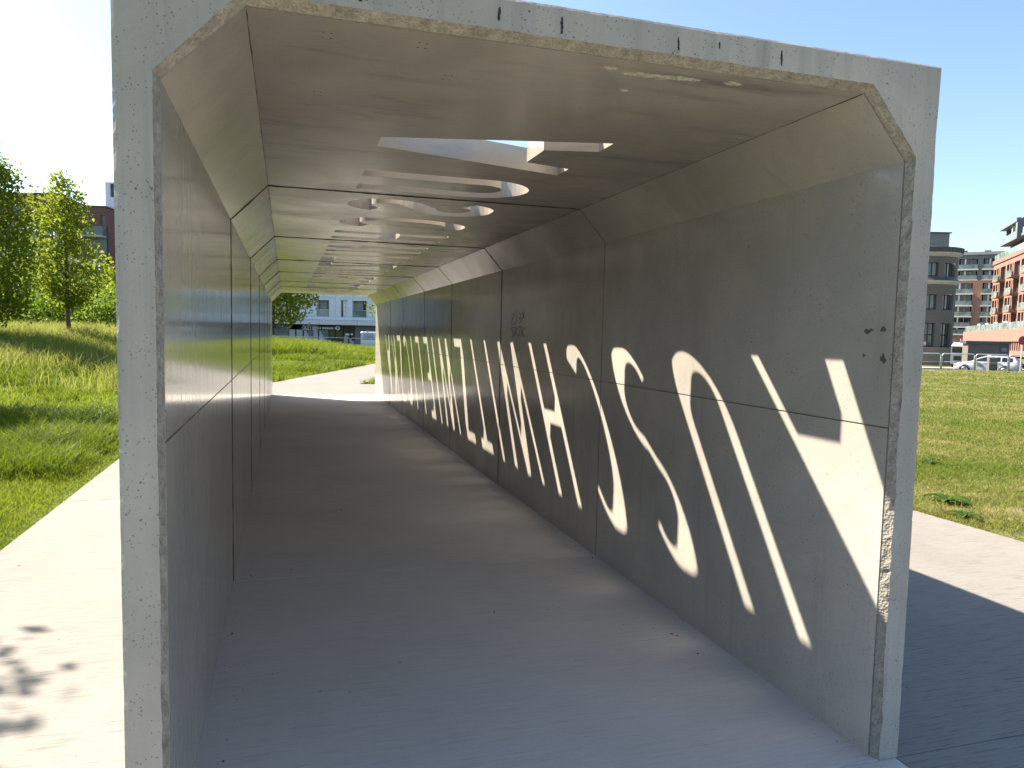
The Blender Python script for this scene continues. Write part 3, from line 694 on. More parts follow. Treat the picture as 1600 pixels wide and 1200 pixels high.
# --- brown corner building with a rounded end
cb = at(1431, 545, 85)[:2]; RB = 3.55
corner = empty('corner_building', (cb[0], cb[1], -.4), 'brown rounded corner house with tall windows and dark cornice', 'building')
dv = np.array([cb[0]-CAM[0], cb[1]-CAM[1]]); dv /= np.linalg.norm(dv); rv = np.array([dv[1], -dv[0]])    # away / right of view
def cyl(a, r, z): d = -dv*math.cos(a)+rv*math.sin(a); return (cb[0]+d[0]*r, cb[1]+d[1]*r, z)
def zc(py, px=1470): return at(px, py, 81)[2]
def ring(mb, r0, z0, r1, z1, a0=-1.7, a1=1.75, n=28): A = np.linspace(a0, a1, n); mb.grid([[cyl(a, r0, z0) for a in A], [cyl(a, r1, z1) for a in A]])
def cyl_wall(mb, z0, z1, wins, dep=.45, r=RB):
    A = sorted(set(list(np.linspace(-1.7, 1.75, 40))+[x for w in wins for x in w]))
    for a, b in zip(A[:-1], A[1:]):
        hole = any(w[0]-1e-6 <= a and b <= w[1]+1e-6 for w in wins); rr = r-dep if hole else r
        if not hole: mb.quad(cyl(a, rr, z0), cyl(b, rr, z0), cyl(b, rr, z1), cyl(a, rr, z1))
    for w in wins:
        for a in w: mb.quad(cyl(a, r, z0), cyl(a, r, z1), cyl(a, r-dep, z1), cyl(a, r-dep, z0))
WA = [(-.55, -.28), (-.02, .50), (.70, 1.18)]
lv = dict(cor1=zc(386.7), cor0=zc(400.5), w3t=zc(410), w3b=zc(432), led1=zc(434), led0=zc(444), w2t=zc(459.5), w2b=zc(483.6), w1t=zc(504.6), w1b=zc(542.5))
m = MB()
cyl_wall(m, lv['w3t'], lv['cor0'], []); cyl_wall(m, lv['w3b'], lv['w3t'], WA); cyl_wall(m, lv['led1'], lv['w3b'], [])
m.build('wall', M_STUCCO, corner, fix=False); m = MB()
cyl_wall(m, lv['w2t'], lv['led0'], []); cyl_wall(m, lv['w2b'], lv['w2t'], WA); cyl_wall(m, lv['w1t'], lv['w2b'], []); cyl_wall(m, lv['w1b'], lv['w1t'], WA)
m.build('wall', M_STUCCO, corner, fix=False)
m = MB(); ring(m, RB+.12, -1.0, RB+.12, lv['w1b']); ring(m, RB+.12, lv['w1b'], RB-.5, lv['w1b']+.002); m.build('stone_base', M_STONE, corner, fix=False)
m = MB(); ring(m, RB, lv['cor0'], RB+.42, lv['cor0']+.3); ring(m, RB+.42, lv['cor0']+.3, RB+.42, lv['cor0']+.42); m.build('cornice', M_TRIM, corner, fix=False)
m = MB(); ring(m, RB+.45, lv['cor0']+.42, RB+.55, lv['cor1']); ring(m, RB+.55, lv['cor1'], RB-1.2, lv['cor1']+.25)
for a in np.linspace(-1.6, 1.7, 34): m.tube([cyl(a, RB+.47, lv['cor0']+.42), cyl(a, RB+.57, lv['cor1'])], .04, 4)
m.build('parapet', M_DGREY, corner, fix=False)
m = MB(); ring(m, RB, lv['led0'], RB+.3, lv['led0']+.25); ring(m, RB+.3, lv['led0']+.25, RB+.3, lv['led0']+.4); m.build('ledge_moulding', M_TRIM, corner, fix=False)
m = MB(); ring(m, RB+.32, lv['led0']+.4, RB+.1, lv['led1']); ring(m, RB+.1, lv['led1'], RB-.1, lv['led1']+.01); m.build('ledge_cap', M_DGREY, corner, fix=False)
for z0, z1, rows in ((lv['w3b'], lv['w3t'], 1), (lv['w2b'], lv['w2t'], 1), (lv['w1b'], lv['w1t'], 2)):
    for w in WA:
        m = MB(); mids = np.linspace(w[0]+.01, w[1]-.01, 4)
        for a in mids: m.tube([cyl(a, RB-.30, z0), cyl(a, RB-.30, z1)], .06, 4)
        for z in np.linspace(z0+.05, z1-.05, rows+1): m.tube([cyl(a, RB-.30, z) for a in np.linspace(w[0], w[1], 6)], .05, 4)
        o = m.build('window', M_BLK, corner, fix=False); m = MB(); A = np.linspace(w[0], w[1], 7); m.grid([[cyl(a, RB-.34, z0) for a in A], [cyl(a, RB-.34, z1) for a in A]]); m.build('pane', M_GLASS, o, fix=False)
m = MB(); ht = lv['cor0']
for s_, aa in ((-1, -1.7), (1, 1.75)):
    p = np.array(cyl(aa, RB, 0)); q = p+np.array([*dv, 0])*16
    m.quad((*p[:2], -.5), (*q[:2], -.5), (*q[:2], ht), (*p[:2], ht))
m.build('rear_wall', M_STUCCO, corner, fix=False)
pr_ = at(1483.5, 375, 86)[:2]; pl_ = at(1420, 375, 86)[:2]; fp = Frame(pl_, (pr_[0]-pl_[0], pr_[1]-pl_[1])); Lp = math.hypot(pr_[0]-pl_[0], pr_[1]-pl_[1])
m = MB(); fp.box(m, -4, Lp, lv['cor1']-.4, fp.px(1470, 364.5)[1], -5, 0); m.build('penthouse', plain('grey_green_render', (.20, .215, .20), .8), corner)
m = MB(); fp.box(m, -4, Lp+.15, fp.px(1470, 364.5)[1]+.002, fp.px(1470, 362.8)[1], -5, .2); m.build('penthouse_roof', M_DGREY, corner)

# --- brick and grey balcony block at the end of the street
fm = Frame(at(1520, 520, 190)[:2], math.cos(.55)*RGT-math.sin(.55)*FWD)
mz = lambda py: fm.px(1520, py)[1]; ms = lambda px: fm.px(px, 480)[0]
mid = empty('balcony_block', tuple(fm.w(0, 0)), 'far pink brick block with stacked balconies and two grey top storeys', 'building')
z_top, z_gr, z_bot = mz(398), mz(438), mz(533)
c1a, c1b, c2a, c2b = ms(1487), ms(1517.5), ms(1533), ms(1549)
fl = [(442, 458.5), (459.5, 477), (479, 494), (495.5, 510.5), (512, 522)]
ops = []
for y0, y1 in fl:
    for a, b in ((c1a, c1b), (c2a, c2b)): ops.append((a, b, mz(y1), mz(y0)))
m = MB(); shell(fm, m, c1a-14, c2b+3, 0, z_gr, 14); facade(fm, c1a-14, c2b+3, 0, z_gr, ops, 1.5, m); m.build('wall', M_BRICKM, mid, fix=False)
g_ops = []
for y0, y1 in ((404, 420), (423, 437)):
    for a, b in ((c1a+1.0, ms(1523)), (ms(1532), ms(1549))): g_ops.append((a, b, mz(y1), mz(y0)))
m = MB(); shell(fm, m, c1a-13, c2b+3, z_gr, z_top, 12, -.6); facade(fm, c1a-13, c2b+3, z_gr, z_top, g_ops, 1.5, m, -.6); m.build('upper_storeys', M_GREYC, mid, fix=False)
m = MB(); fm.box(m, c1a-13.5, c2b+3, z_top, z_top+.7, -12, -.1); m.build('roof_edge', plain('light_grey_roof_edge', (.36, .37, .40), .5), mid)
for i, o in enumerate(ops+g_ops):
    n0 = 0 if i < len(ops) else -.6; a, b, c, d = o
    m = MB(); fm.box(m, a-.25, b+.25, c-.3, c, n0-1.4, n0+.55); m.build('balcony_slab', M_SOFFIT, mid)
    m = MB(); fm.box(m, a, b, c+.02, c+1.1, n0+.38, n0+.44); m.build('balcony_glass', M_GLASSG, mid)
    window(fm, a+.3, b-.3, c, d, n0-1.45, mid, 3, 1, M_SOFFIT, M_GLASSD, .14)
    m = MB(); k = a+(b-a)*(.3 if a == c1a or a == c1a+1 else .55); fm.box(m, k, k+.35, c, d-.02, n0-1.4, n0-.05); m.build('partition', M_SOFFIT, mid)
m = MB(); fm.box(m, ms(1540)-1, ms(1540)+.4, z_top+.7, z_top+1.2, -4, -2); fm.box(m, ms(1500), ms(1500)+.8, z_top+.7, z_top+1.5, -5, -4); m.build('roof_vent', M_DGREY, mid)

# --- long orange brick apartment house on the right
pA, pB = at(1546, 520, 180)[:2], at(1600, 520, 150)[:2]
fr = Frame(pA, (pB[0]-pA[0], pB[1]-pA[1])); rs = lambda px: fr.px(px, 470)[0]; rzz = lambda py, px=1560: fr.px(px, py)[1]
LR = 62
right = empty('brick_apartments', tuple(fr.w(0, 0)), 'long orange brick apartment house with dark glazed roof storeys and balconies', 'building')
zter = rzz(514); zcor = rzz(412); nF = 4; fh = (zcor-.6-zter)/nF
mods = []; s_ = .6; rg = random.Random(8)
while s_ < LR-14:
    mods += [('w', s_, s_+2.3), ('w', s_+3.0, s_+4.6), ('n', s_+5.4, s_+6.0), ('b', s_+6.8, s_+11.6)]; s_ += 12.8
ops = []
for k in range(nF):
    for t_, a, b in mods: ops.append((a, b, zter+fh*k+(.25 if t_ != 'b' else .1), zter+fh*(k+1)-.55, t_))
m = MB(); shell(fr, m, 0, LR, 0, zcor, 14); facade(fr, 0, LR, zter, zcor, ops, .9, m); m.build('wall', M_BRICKO, right, fix=False)
for a, b, c, d, t_ in ops:
    window(fr, a, b, c, d, -.7, right, 2 if t_ != 'n' else 1, 1, M_GREYC, M_GLASS, .12)
    if t_ == 'b':
        m = MB(); fr.box(m, a-.3, b+.3, c-.45, c-.05, .002, 1.5); m.build('balcony_slab', M_BRICKO, right)
        m = MB(); fr.box(m, a-.25, b+.25, c-.05, c+1.05, 1.38, 1.45); fr.box(m, a-.25, a-.2, c-.05, c+1.05, .05, 1.37); m.build('balcony_glass', M_GLASSG, right)
    elif t_ == 'w':
        m = MB(); fr.box(m, a, b, c, c+1.0, -.12, -.08); m.build('balcony_glass', M_GLASSG, right)
m = MB(); fr.box(m, -.3, LR, zcor, zcor+.9, -13, .25); m.build('cornice', M_BRICKO, right)
m = MB(); fr.box(m, .5, LR, zcor+.9, zcor+2.2, -.05, .05); m.build('terrace_glass', M_GLASSG, right)
zc_ = zcor+.9
m = MB(); fr.box(m, 3, LR, zc_, zc_+3.0, -12, -2.4); m.build('set_back_storey', M_DGREY, right)
for a, b in ((2.0, 18.5), (22.5, 38), (42, 58)):
    m = MB(); z0 = zc_+3.2
    fr.box(m, a, b, z0, z0+.55, -11, -.4); fr.box(m, a, b, z0+3.6, z0+4.4, -11, -.2); fr.box(m, a, a+.6, z0+.55, z0+3.6, -11, -1.6); fr.box(m, b-1.6, b, z0+.55, z0+3.6, -11, -.4); fr.box(m, a+.6, b-1.6, z0+.55, z0+3.6, -11, -2.4)
    o = m.build('roof_pavilion', plain('blue_grey_metal', (.16, .17, .19), .5), right)
    m = MB(); fr.box(m, a+.2, b-1.7, z0+.55, z0+1.75, -.62, -.55); m.build('pavilion_glass', M_GLASSG, o)
    m = MB(); fr.box(m, a+(b-a)*.55, a+(b-a)*.55+.4, z0+.6, z0+3.5, -2.3, -.9); m.build('partition', M_SOFFIT, o)
# base with a terrace wall standing forward
m = MB(); fr.box(m, -3, LR, 2.3, zter-.6, -.5, 5); fr.box(m, -3, LR, -.4, .6, -.5, 4.8)
for k in range(40): fr.box(m, k*1.6-2.6, k*1.6-1.9, .6, 2.3, 0, 4.7)
m.build('terrace_base', M_BRICKO, right, fix=False)
m = MB(); fr.box(m, -3, LR, -.3, 2.4, -.4, 3.5); m.build('terrace_recess', M_BLK, right)
m = MB(); fr.box(m, -2.5, LR, zter-.6, zter+.7, 4.7, 4.78); m.build('terrace_railing', M_GLASSG, right)
for k in range(4):
    m = MB(); fr.box(m, 2+k*9, 5+k*9, zter-.6, zter+1.2, 2.8, 2.95); m.build('privacy_screen', M_SOFFIT, right)

# ------------------------------------------------------------------ street furniture, vehicles
roadf = Frame(at(1545, 582, 60)[:2], RGT)
zr = -.74
m = MB(); roadf.rect(m, -24, 60, 0, .001, 0)
m = MB(); w = roadf.w; m.quad(w(-40, zr, 2.6), w(80, zr, 2.6), w(80, zr, -9), w(-40, zr, -9)); rd = m.build('road', M_ASPH); prop(rd, kind='structure')
m = MB(); roadf.box(m, -40, 80, zr-.1, zr+.12, 2.62, 2.86); kb = m.build('kerb', M_KERB); prop(kb, kind='structure')
m = MB(); roadf.box(m, -40, 80, zr-.1, zr+.12, -9.4, -9.1); roadf.box(m, -40, 80, zr-.1, zr+.1, -12, -9.42); pv = m.build('pavement', M_KERB); prop(pv, kind='structure')
m = MB(); f2 = Frame(CAM+FWD*88, RGT); w = f2.w
m.quad(w(-60, -.57, 5), w(60, -.57, 5), w(60, -.57, -6), w(-60, -.57, -6)); rd2 = m.build('road', M_ASPH); prop(rd2, kind='structure')

def lens_loft(mb, stations):
    rows = []
    for x, prof in stations: rows.append([(x, y, z) for y, z in prof])
    mb.loft(rows)
def wheel(root, x, y, r, wd):
    mb = MB(); rows = []
    for yy, rr in ((-wd/2, r*.62), (-wd/2, r*.93), (-wd*.35, r), (wd*.35, r), (wd/2, r*.93), (wd/2, r*.62)): rows.append([(x+rr*math.cos(t), y+yy, r+rr*math.sin(t)) for t in np.linspace(0, 6.2832, 20, endpoint=False)])
    mb.loft(rows); wo = mb.build('wheel', M_TYRE, root, True, True)
    mb = MB(); s = 1 if y > 0 else -1; yy = y+s*(wd/2+.004)
    for k in range(7):
        a = k*6.2832/7; d = np.array([math.cos(a), 0, math.sin(a)]); e = np.array([-d[2], 0, d[0]]); c = np.array([x, yy, r])
        mb.quad(c+d*.04+e*.04, c+d*.04-e*.04, c+d*r*.6-e*.03, c+d*r*.6+e*.03)
    mb.tube([(x+r*.6*math.cos(t), yy, r+r*.6*math.sin(t)) for t in np.linspace(0, 6.2832, 21)], .022, 4); mb.tube([(x, yy-s*.02, r), (x, yy+s*.01, r)], .06, 8)
    mb.build('rim', M_RIMW, wo, False, True, False)
def estate_car(loc, rz):
    root = empty('estate_car', loc, 'white estate car with dark door markings parked behind the railing', 'car', None, rz)
    # profile along x (nose at +x): z of sill, belt, half widths
    def sec(hw, z0, z1, tuck=.06):
        return [(-hw+tuck, z0), (-hw, z0+.16), (-hw-.015, (z0+z1)/2), (-hw+.03, z1-.05), (-hw+.12, z1), (hw-.12, z1), (hw-.03, z1-.05), (hw+.015, (z0+z1)/2), (hw, z0+.16), (hw-tuck, z0)]
    st = [(2.28, sec(.55, .32, .58)), (2.22, sec(.70, .24, .70)), (2.05, sec(.80, .20, .80)), (1.75, sec(.86, .18, .90)), (1.2, sec(.885, .17, .98)), (.85, sec(.89, .17, 1.02)), (0, sec(.89, .17, .99)), (-1.2, sec(.89, .18, 1.0)), (-1.9, sec(.87, .22, 1.02)), (-2.2, sec(.82, .28, 1.03)), (-2.32, sec(.74, .36, .95)), (-2.36, sec(.66, .42, .80))]
    mb = MB(); lens_loft(mb, st); mb.build('body', M_CARW, root, True, True)
    def top(hw, hr, zb, zt): return [(-hw, zb), (-hr, zt-.05), (-hr+.1, zt), (hr-.1, zt), (hr, zt-.05), (hw, zb)]
    rt = [(.98, top(.80, .78, .97, 1.02)), (.45, top(.82, .66, .97, 1.30)), (.05, top(.83, .62, .97, 1.445)), (-.7, top(.83, .61, .97, 1.475)), (-1.5, top(.83, .60, .97, 1.43)), (-1.95, top(.81, .58, .98, 1.37)), (-2.2, top(.78, .60, 1.0, 1.12)), (-2.25, top(.77, .62, 1.0, 1.03))]
    mb = MB(); lens_loft(mb, rt); mb.build('cabin', M_CARW, root, False, True)
    for s in (-1, 1):
        def gp(x, t):
            # point on the side glass: t=0 belt, 1 roof edge
            xs = [r_[0] for r_ in rt][::-1]; k = np.interp(x, xs, range(len(rt))[::-1] if False else np.arange(len(rt))[::-1].astype(float))
            i = min(int(k), len(rt)-2); f_ = k-i; a = np.array(rt[i][1][0])*(1-f_)+np.array(rt[i+1][1][0])*f_; b = np.array(rt[i][1][1])*(1-f_)+np.array(rt[i+1][1][1])*f_
            p = a*(1-t)+b*t; return (x, s*(-p[0]+.012), p[1])
        for x0, x1 in ((.72, -.12), (-.22, -1.02), (-1.12, -1.85)):
            mb = MB(); xs = np.linspace(x0, x1, 7); mb.grid([[gp(x, .10) for x in xs], [gp(x, .90) for x in xs]]); mb.build('side_window', M_CARGL, root, False, True, False)
        mb = MB(); mb.box((.62, s*.98, 1.0), (.09, .09, .06)); mb.build('mirror', M_CARW, root, False, True)
        for x0, x1 in ((.78, -.15), (-.2, -1.1)):
            mb = MB(); mb.box(((x0+x1)/2, s*.906, .62), (abs(x1-x0)/2-.012, .006, .30)); d_ = mb.build('door', M_CARW, root, False, True)
            mb = MB(); mb.box((x1+.13, s*.918, .86), (.09, .012, .018)); mb.build('handle', M_CARW, d_, False, True)
            mb = MB(); mb.box(((x0+x1)/2+.05, s*.914, .70), (.22, .002, .05)); mb.box(((x0+x1)/2, s*.914, .60), (.25, .002, .025)); mb.build('door_marking', M_GREYC, d_, False, True)
        mb = MB(); mb.box((2.08, s*.66, .70), (.16, .13, .07)); mb.build('headlight', M_LAMP, root, False, True)
        mb = MB(); mb.box((-2.22, s*.70, .95), (.10, .10, .09)); mb.build('tail_light', M_RED, root, False, True)
        for x in (1.42, -1.32):
            wheel(root, x, s*.82, .325, .21)
            mb = MB(); mb.tube([(x+.37*math.cos(t), s*.895, .33+.37*math.sin(t)) for t in np.linspace(-.3, math.pi+.3, 14)], .03, 5); mb.build('wheel_arch', M_BLK, root, False, True, False)
    mb = MB(); mb.quad((.93, -.70, 1.04), (.93, .70, 1.04), (.10, .56, 1.435), (.10, -.56, 1.435)); mb.build('windscreen', M_CARGL, root, False, True, False)
    mb = MB(); mb.box((-.15, 0, 1.53), (.12, .28, .06)); mb.build('roof_sign', M_SIGNW, root, False, True)
    mb = MB(); mb.box((2.27, 0, .45), (.02, .45, .09)); mb.build('grille', M_BLK, root, False, True)
    return root
ang = math.atan2(-RGT[1], -RGT[0])
cp = at(1541, 580, 61); _v = (cp-CAM)[:2]; estate_car((cp[0], cp[1], zr), math.atan2(_v[0], -_v[1])-.13)
def van(loc, rz):
    root = empty('parked_van', loc, 'silver van with roof bars parked in front of the dark shop', 'van', None, rz)
    def sec(hw, z0, z1, hr): return [(-hw, z0), (-hw-.02, z0+.6), (-hw, 1.1), (-hr, z1-.1), (-hr+.12, z1), (hr-.12, z1), (hr, z1-.1), (hw, 1.1), (hw+.02, z0+.6), (hw, z0)]
    mb = MB(); lens_loft(mb, [(2.45, sec(.72, .4, .95, .66)), (2.35, sec(.85, .3, 1.12, .76)), (1.75, sec(.94, .26, 1.30, .80)), (1.1, sec(.96, .26, 1.95, .80)), (.6, sec(.97, .26, 2.10, .83)), (-2.2, sec(.97, .28, 2.10, .84)), (-2.35, sec(.95, .34, 2.04, .82))]); mb.build('body', M_VAN, root, False, True)
    for s in (-1, 1):
        for x0, x1 in ((1.25, .5), (.4, -.7), (-.8, -2.1)):
            mb = MB(); mb.quad((x0, s*(.985), 1.18), (x1, s*.985, 1.18), (x1, s*.90, 1.88), (x0-.15, s*.90, 1.88)); mb.build('side_window', M_GLASSG if x0 < 1 else M_CARGL, root, False, True, False)
        for x in (1.6, -1.5): wheel(root, x, s*.86, .34, .22)
        mb = MB(); mb.box((-2.33, s*.8, 1.2), (.03, .1, .25)); mb.build('tail_light', M_RED, root, False, True)
    mb = MB(); mb.quad((1.72, -.78, 1.34), (1.72, .78, 1.34), (1.14, .72, 1.9), (1.14, -.72, 1.9)); mb.build('windscreen', M_CARGL, root, False, True, False)
    mb = MB()
    for x in (.5, -.6, -1.7): mb.b2(x-.03, x+.03, -.8, .8, 2.16, 2.2); mb.b2(x-.03, x+.03, -.8, -.76, 2.08, 2.16); mb.b2(x-.03, x+.03, .76, .8, 2.08, 2.16)
    mb.build('roof_bars', M_STEEL, root, False, True)
    return root
vp = at(562, 535, 86); vp = vp + RGT*2.6; van((vp[0], vp[1], -.56), ang+.1+math.pi)

# dark utility cabin, white delivery truck behind, waste bin, signs
_q = at(1511.5, 560, 66); _v = (_q-CAM)[:2]/np.linalg.norm((_q-CAM)[:2]); fk = Frame(_q[:2], (.72*_v[1]+.28*RGT[0], -.72*_v[0]+.28*RGT[1])); ka, kz = fk.px(1577.5, 545); kz = fk.px(1540, 533)[1]
kiosk = empty('utility_cabin', tuple(fk.w(ka/2, zr)), 'grey flat roofed cabin with dark louvred door behind the white car', 'cabin')
kd = fk.px(1561, 550)[0]
m = MB(); fk.box(m, 0, kd, zr, kz-.25, -3, 0); m.build('wall', M_STUCCO, kiosk)
m = MB(); fk.box(m, kd+.01, ka, zr, kz-.25, -3, -.02); pd_ = m.build('door', M_DGREY, kiosk)
m = MB()
for z in (.55, 1.05): fk.box(m, kd+.18, ka-.2, z, z+.3, -.02, .02)
m.build('louvre', M_GREYC, pd_)
m = MB(); fk.box(m, -.2, ka+.1, kz-.25, kz, -3.2, .15); m.build('roof', M_DGREY, kiosk)
_q = at(1485, 560, 74); _v = (_q-CAM)[:2]; ft = Frame(_q[:2], (_v[1], -_v[0])); ta = ft.px(1508, 545)[0]; tt = ft.px(1496, 535)[1]
truck = empty('delivery_truck', tuple(ft.w(ta/2, zr)), 'white delivery truck seen from the front beside the corner house', 'truck')
m = MB(); ft.box(m, 0, ta, -.35, tt-.35, -5, 0)
m.build('cab', M_CARW, truck)
m = MB(); m.loft([[tuple(ft.w(a, z, n)) for a, z, n in ((.0, tt-.34, .0), (ta, tt-.34, .0), (ta, tt-.34, -5), (0, tt-.34, -5))], [tuple(ft.w(a, z, n)) for a, z, n in ((.25, tt, -.5), (ta-.25, tt, -.5), (ta-.25, tt, -5), (.25, tt, -5))]]); m.build('cargo_roof', M_SIGNW, truck)
m = MB(); ft.rect(m, .1, ta-.1, .75, tt-.45, .012); m.build('windscreen', M_CARGL, truck, fix=False)
m = MB(); ft.box(m, .25, ta-.25, .0, .45, 0.002, .03); m.build('grille', M_BLK, truck)
for s0 in (.15, ta-.35):
    m = MB(); m.tube([tuple(ft.w(s0, zr+.35, -.9)), tuple(ft.w(s0+.22, zr+.35, -.9))], .35, 14); m.build('wheel', M_TYRE, truck)
bp = at(1548.5, 590, 49.3); fbn = Frame(bp[:2], RGT)
zg = float(tz(bp[0], bp[1]))
bin_ = empty('waste_bin', (bp[0], bp[1], zg), 'square grey slatted litter bin standing on the grass before the white car', 'bin')
m = MB(); fbn.box(m, -.22, .22, zg+.06, zg+.84, -.12, .10); m.build('liner', M_BLK, bin_)
for k in range(6): m = MB(); fbn.box(m, -.25+k*.0845, -.25+k*.0845+.074, zg+.04, zg+.86, .105, .13); m.build('slat', M_WOOD, bin_)
m = MB(); fbn.box(m, -.27, -.255, zg, zg+.95, -.13, .135); fbn.box(m, .265, .28, zg, zg+.95, -.13, .135); m.build('side_plate', M_WOOD, bin_)
m = MB(); fbn.box(m, -.254, .264, zg+.88, zg+.9, -.13, .135); m.build('rim', M_STEEL, bin_)
def road_sign(px, py, d, r, label, ground, bar):
    p = at(px, py, d); f_ = Frame(p[:2], RGT); z = p[2]
    root = empty('road_sign', (p[0], p[1], ground), label, 'sign')
    m = MB(); m.tube([(p[0], p[1], ground), (p[0], p[1], z+r*.7)], .035, 8); m.build('post', M_STEEL, root)
    cir = lambda rr, n: [f_.w(rr*math.cos(t), z+rr*math.sin(t), n) for t in np.linspace(0, 6.2832, 24, endpoint=False)]
    m = MB(); m.loft([cir(r, .04), cir(r, .055)]); pl = m.build('sign_plate', M_RED, root)
    m = MB(); m.poly(cir(r*.74, .059)); m.build('sign_face', M_BLUE, pl, fix=False)
    m = MB(); k = r*.62
    m.poly([f_.w(a, z+b, .062) for a, b in ((-k+.05, k+.03), (k+.03, -k+.05), (k-.05, -k-.03), (-k-.03, k-.05))])
    if bar: m.poly([f_.w(a, z+b, .063) for a, b in ((k-.05, k+.03), (-k-.03, -k+.05), (-k+.05, -k-.03), (k+.03, k-.05))])
    m.build('sign_bar', M_RED, pl, fix=False); return root
road_sign(1501.3, 526.6, 76, .17, 'small round red and blue no parking sign above the white truck', zr, False)
road_sign(1597.5, 532, 46, .27, 'large round no stopping sign on a post right of the grey cabin', -.3, True)

# tubular railings: hoops with one mid rail
def hoop(p, sd, L, H_, z, label, group):
    root = empty('railing', (p[0], p[1], z), label, 'railing', group)
    q = p+sd*L; r = .14; T = lambda u, zz: (p[0]+sd[0]*u, p[1]+sd[1]*u, z+zz)
    pts = [T(0, 0), T(0, H_-r)]+[T(r-r*math.cos(a), H_-r+r*math.sin(a)) for a in (.4, .8, 1.2, 1.57)]+[T(L-r+r*math.sin(a), H_-r+r*math.cos(a)) for a in (0, .4, .8, 1.2, 1.57)]+[T(L, 0)]
    m = MB(); m.tube(pts, .036, 7); m.build('hoop', M_STEEL, root, True)
    m = MB(); m.tube([T(.02, H_*.5), T(L-.02, H_*.5)], .018, 6); m.build('mid_rail', M_STEEL, root, True); return root
p0 = at(1418, 579, 48.6); Lh = 2.1
for k in range(6):
    p = np.array([p0[0], p0[1]])+RGT[:2]*(Lh+.08)*k; z = float(tz(p[0], p[1]))
    hoop(p, RGT[:2], Lh, 1.05, z, 'galvanised tube hoop of the railing along the road, right of the lawn', 'railing hoops along the road')
p0 = at(415, 535, 66)
for k in range(6):
    p = np.array([p0[0], p0[1]])+RGT[:2]*2.5*k; z = at(430+k*43, 526+k*1.2, 66)[2]-1.05
    hoop(p, RGT[:2], 2.42, 1.1, z, 'galvanised tube hoop of the railing in front of the dark shop', 'railing hoops before the shop')

# ------------------------------------------------------------------ trees
def leaves(C, n_per, spread, size, rg, droop=.3):
    """leaf rhombs round the cluster centres C; returns V,F,tint"""
    K = len(C); n = K*n_per; c = np.repeat(C, n_per, 0)+rg.normal(0, 1, (n, 3))*np.array(spread)
    d = rg.normal(0, 1, (n, 3)); d[:, 2] -= droop; d /= np.linalg.norm(d, axis=1)[:, None]
    u = np.cross(d, rg.normal(0, 1, (n, 3))); u /= np.linalg.norm(u, axis=1)[:, None]+1e-9
    s = size*rg.uniform(.6, 1.3, n)[:, None]; w_ = np.cross(d, u)
    V = np.stack([c-d*s*.5, c+u*s*.33+w_*s*.08, c+d*s*.55, c-u*s*.33+w_*s*.08], 1).reshape(-1, 3)
    t = np.repeat(np.clip(rg.normal(.5, .22, K), 0, 1), n_per)*.6+.4*rg.random(n)
    i = np.arange(n)*4; return V, np.stack([i, i+1, i+2, i+3], 1), np.repeat(t, 4)
def tree(name, base, H_, crown_fn, r0, label, cat, seed, n_cl, n_per, size, mat, spread=.22, lean=(0, 0), z_first=.2, nbr=26, group=None, inner=.45):
    rg = np.random.default_rng(seed); base = np.array(base, float)
    root = empty(name, tuple(base), label, cat, group)
    tp = [base+np.array([lean[0]*u+.05*math.sin(5*u+seed), lean[1]*u+.05*math.cos(4*u), H_*u*.93]) for u in np.linspace(0, 1, 9)]
    tp[0] = base - np.array([0, 0, .1]); m = MB(); m.tube(tp, [r0*(1.15-1.05*u) for u in np.linspace(0, 1, 9)], 8)
    C = []; tips = []
    while len(C) < n_cl:
        u = rg.random(); a = rg.random()*6.2832; q = rg.random()**inner; R_ = crown_fn(u)
        lump = .72+.5*vnoise(np.array(a*1.1+seed), np.array(u*6.0), seed)
        if rg.random() > min(1, R_/1.2+.12): continue
        zc_ = H_*(z_first+(1.02-z_first)*u); C.append(base+np.array([lean[0]*zc_/H_+math.cos(a)*R_*q*lump, lean[1]*zc_/H_+math.sin(a)*R_*q*lump, zc_]))
    C = np.array(C); idx = rg.choice(len(C), min(nbr, len(C)), False)
    for i in idx:
        e = C[i]; zz = max(H_*z_first*.75, (e[2]-base[2])-.55*np.linalg.norm(e[:2]-base[:2])-.1); u = min(zz/H_/.93, .97); k = u*8; j = min(int(k), 7); s0 = tp[j]*(1-k+j)+tp[j+1]*(k-j)
        mid_ = (s0+e)/2+np.array([0, 0, -.12*np.linalg.norm(e-s0)*rg.random()]); rb = r0*.38*(1.1-u)
        m.tube([s0, mid_, e], [rb, rb*.6, rb*.2], 5)
    m.build('trunk', M_BARK, root, True, fix=False)
    V, F, t = leaves(C, n_per, (spread, spread, spread*.7), size, rg); np_mesh('crown', V, F, mat, t, root); return root
def gz(p): return float(tz(p[0], p[1]))
pt = at(110, 540, 30); zt_ = gz(pt); pt = at(110, 540, 30)
Ht = at(102, 278, 30)[2]-zt_
tree('young_tree', (pt[0], pt[1], zt_), Ht, lambda u: (.25+1.2*math.sin(math.pi*min(1, u*1.18+.03))**.8 if u < .5 else 1.3*(1.03-u)/.53+.05), .085, 'slim young tree with a straight thin trunk left of the passage', 'tree', 11, 380, 15, .15, M_LEAF, .19, (-.25, .1), .2, 46, inner=.5)
pt = at(-38, 540, 26); zb_ = gz(pt); Hb = at(0, 262, 26)[2]-zb_+.35
tree('young_tree', (pt[0], pt[1], zb_), Hb, lambda u: 2.1*(math.sin(math.pi*min(1, .12+u*.86))**.62), .11, 'broad leafy tree cut by the left picture edge', 'tree', 5, 760, 20, .15, M_LEAFD, .27, (.1, 0), .16, 46)
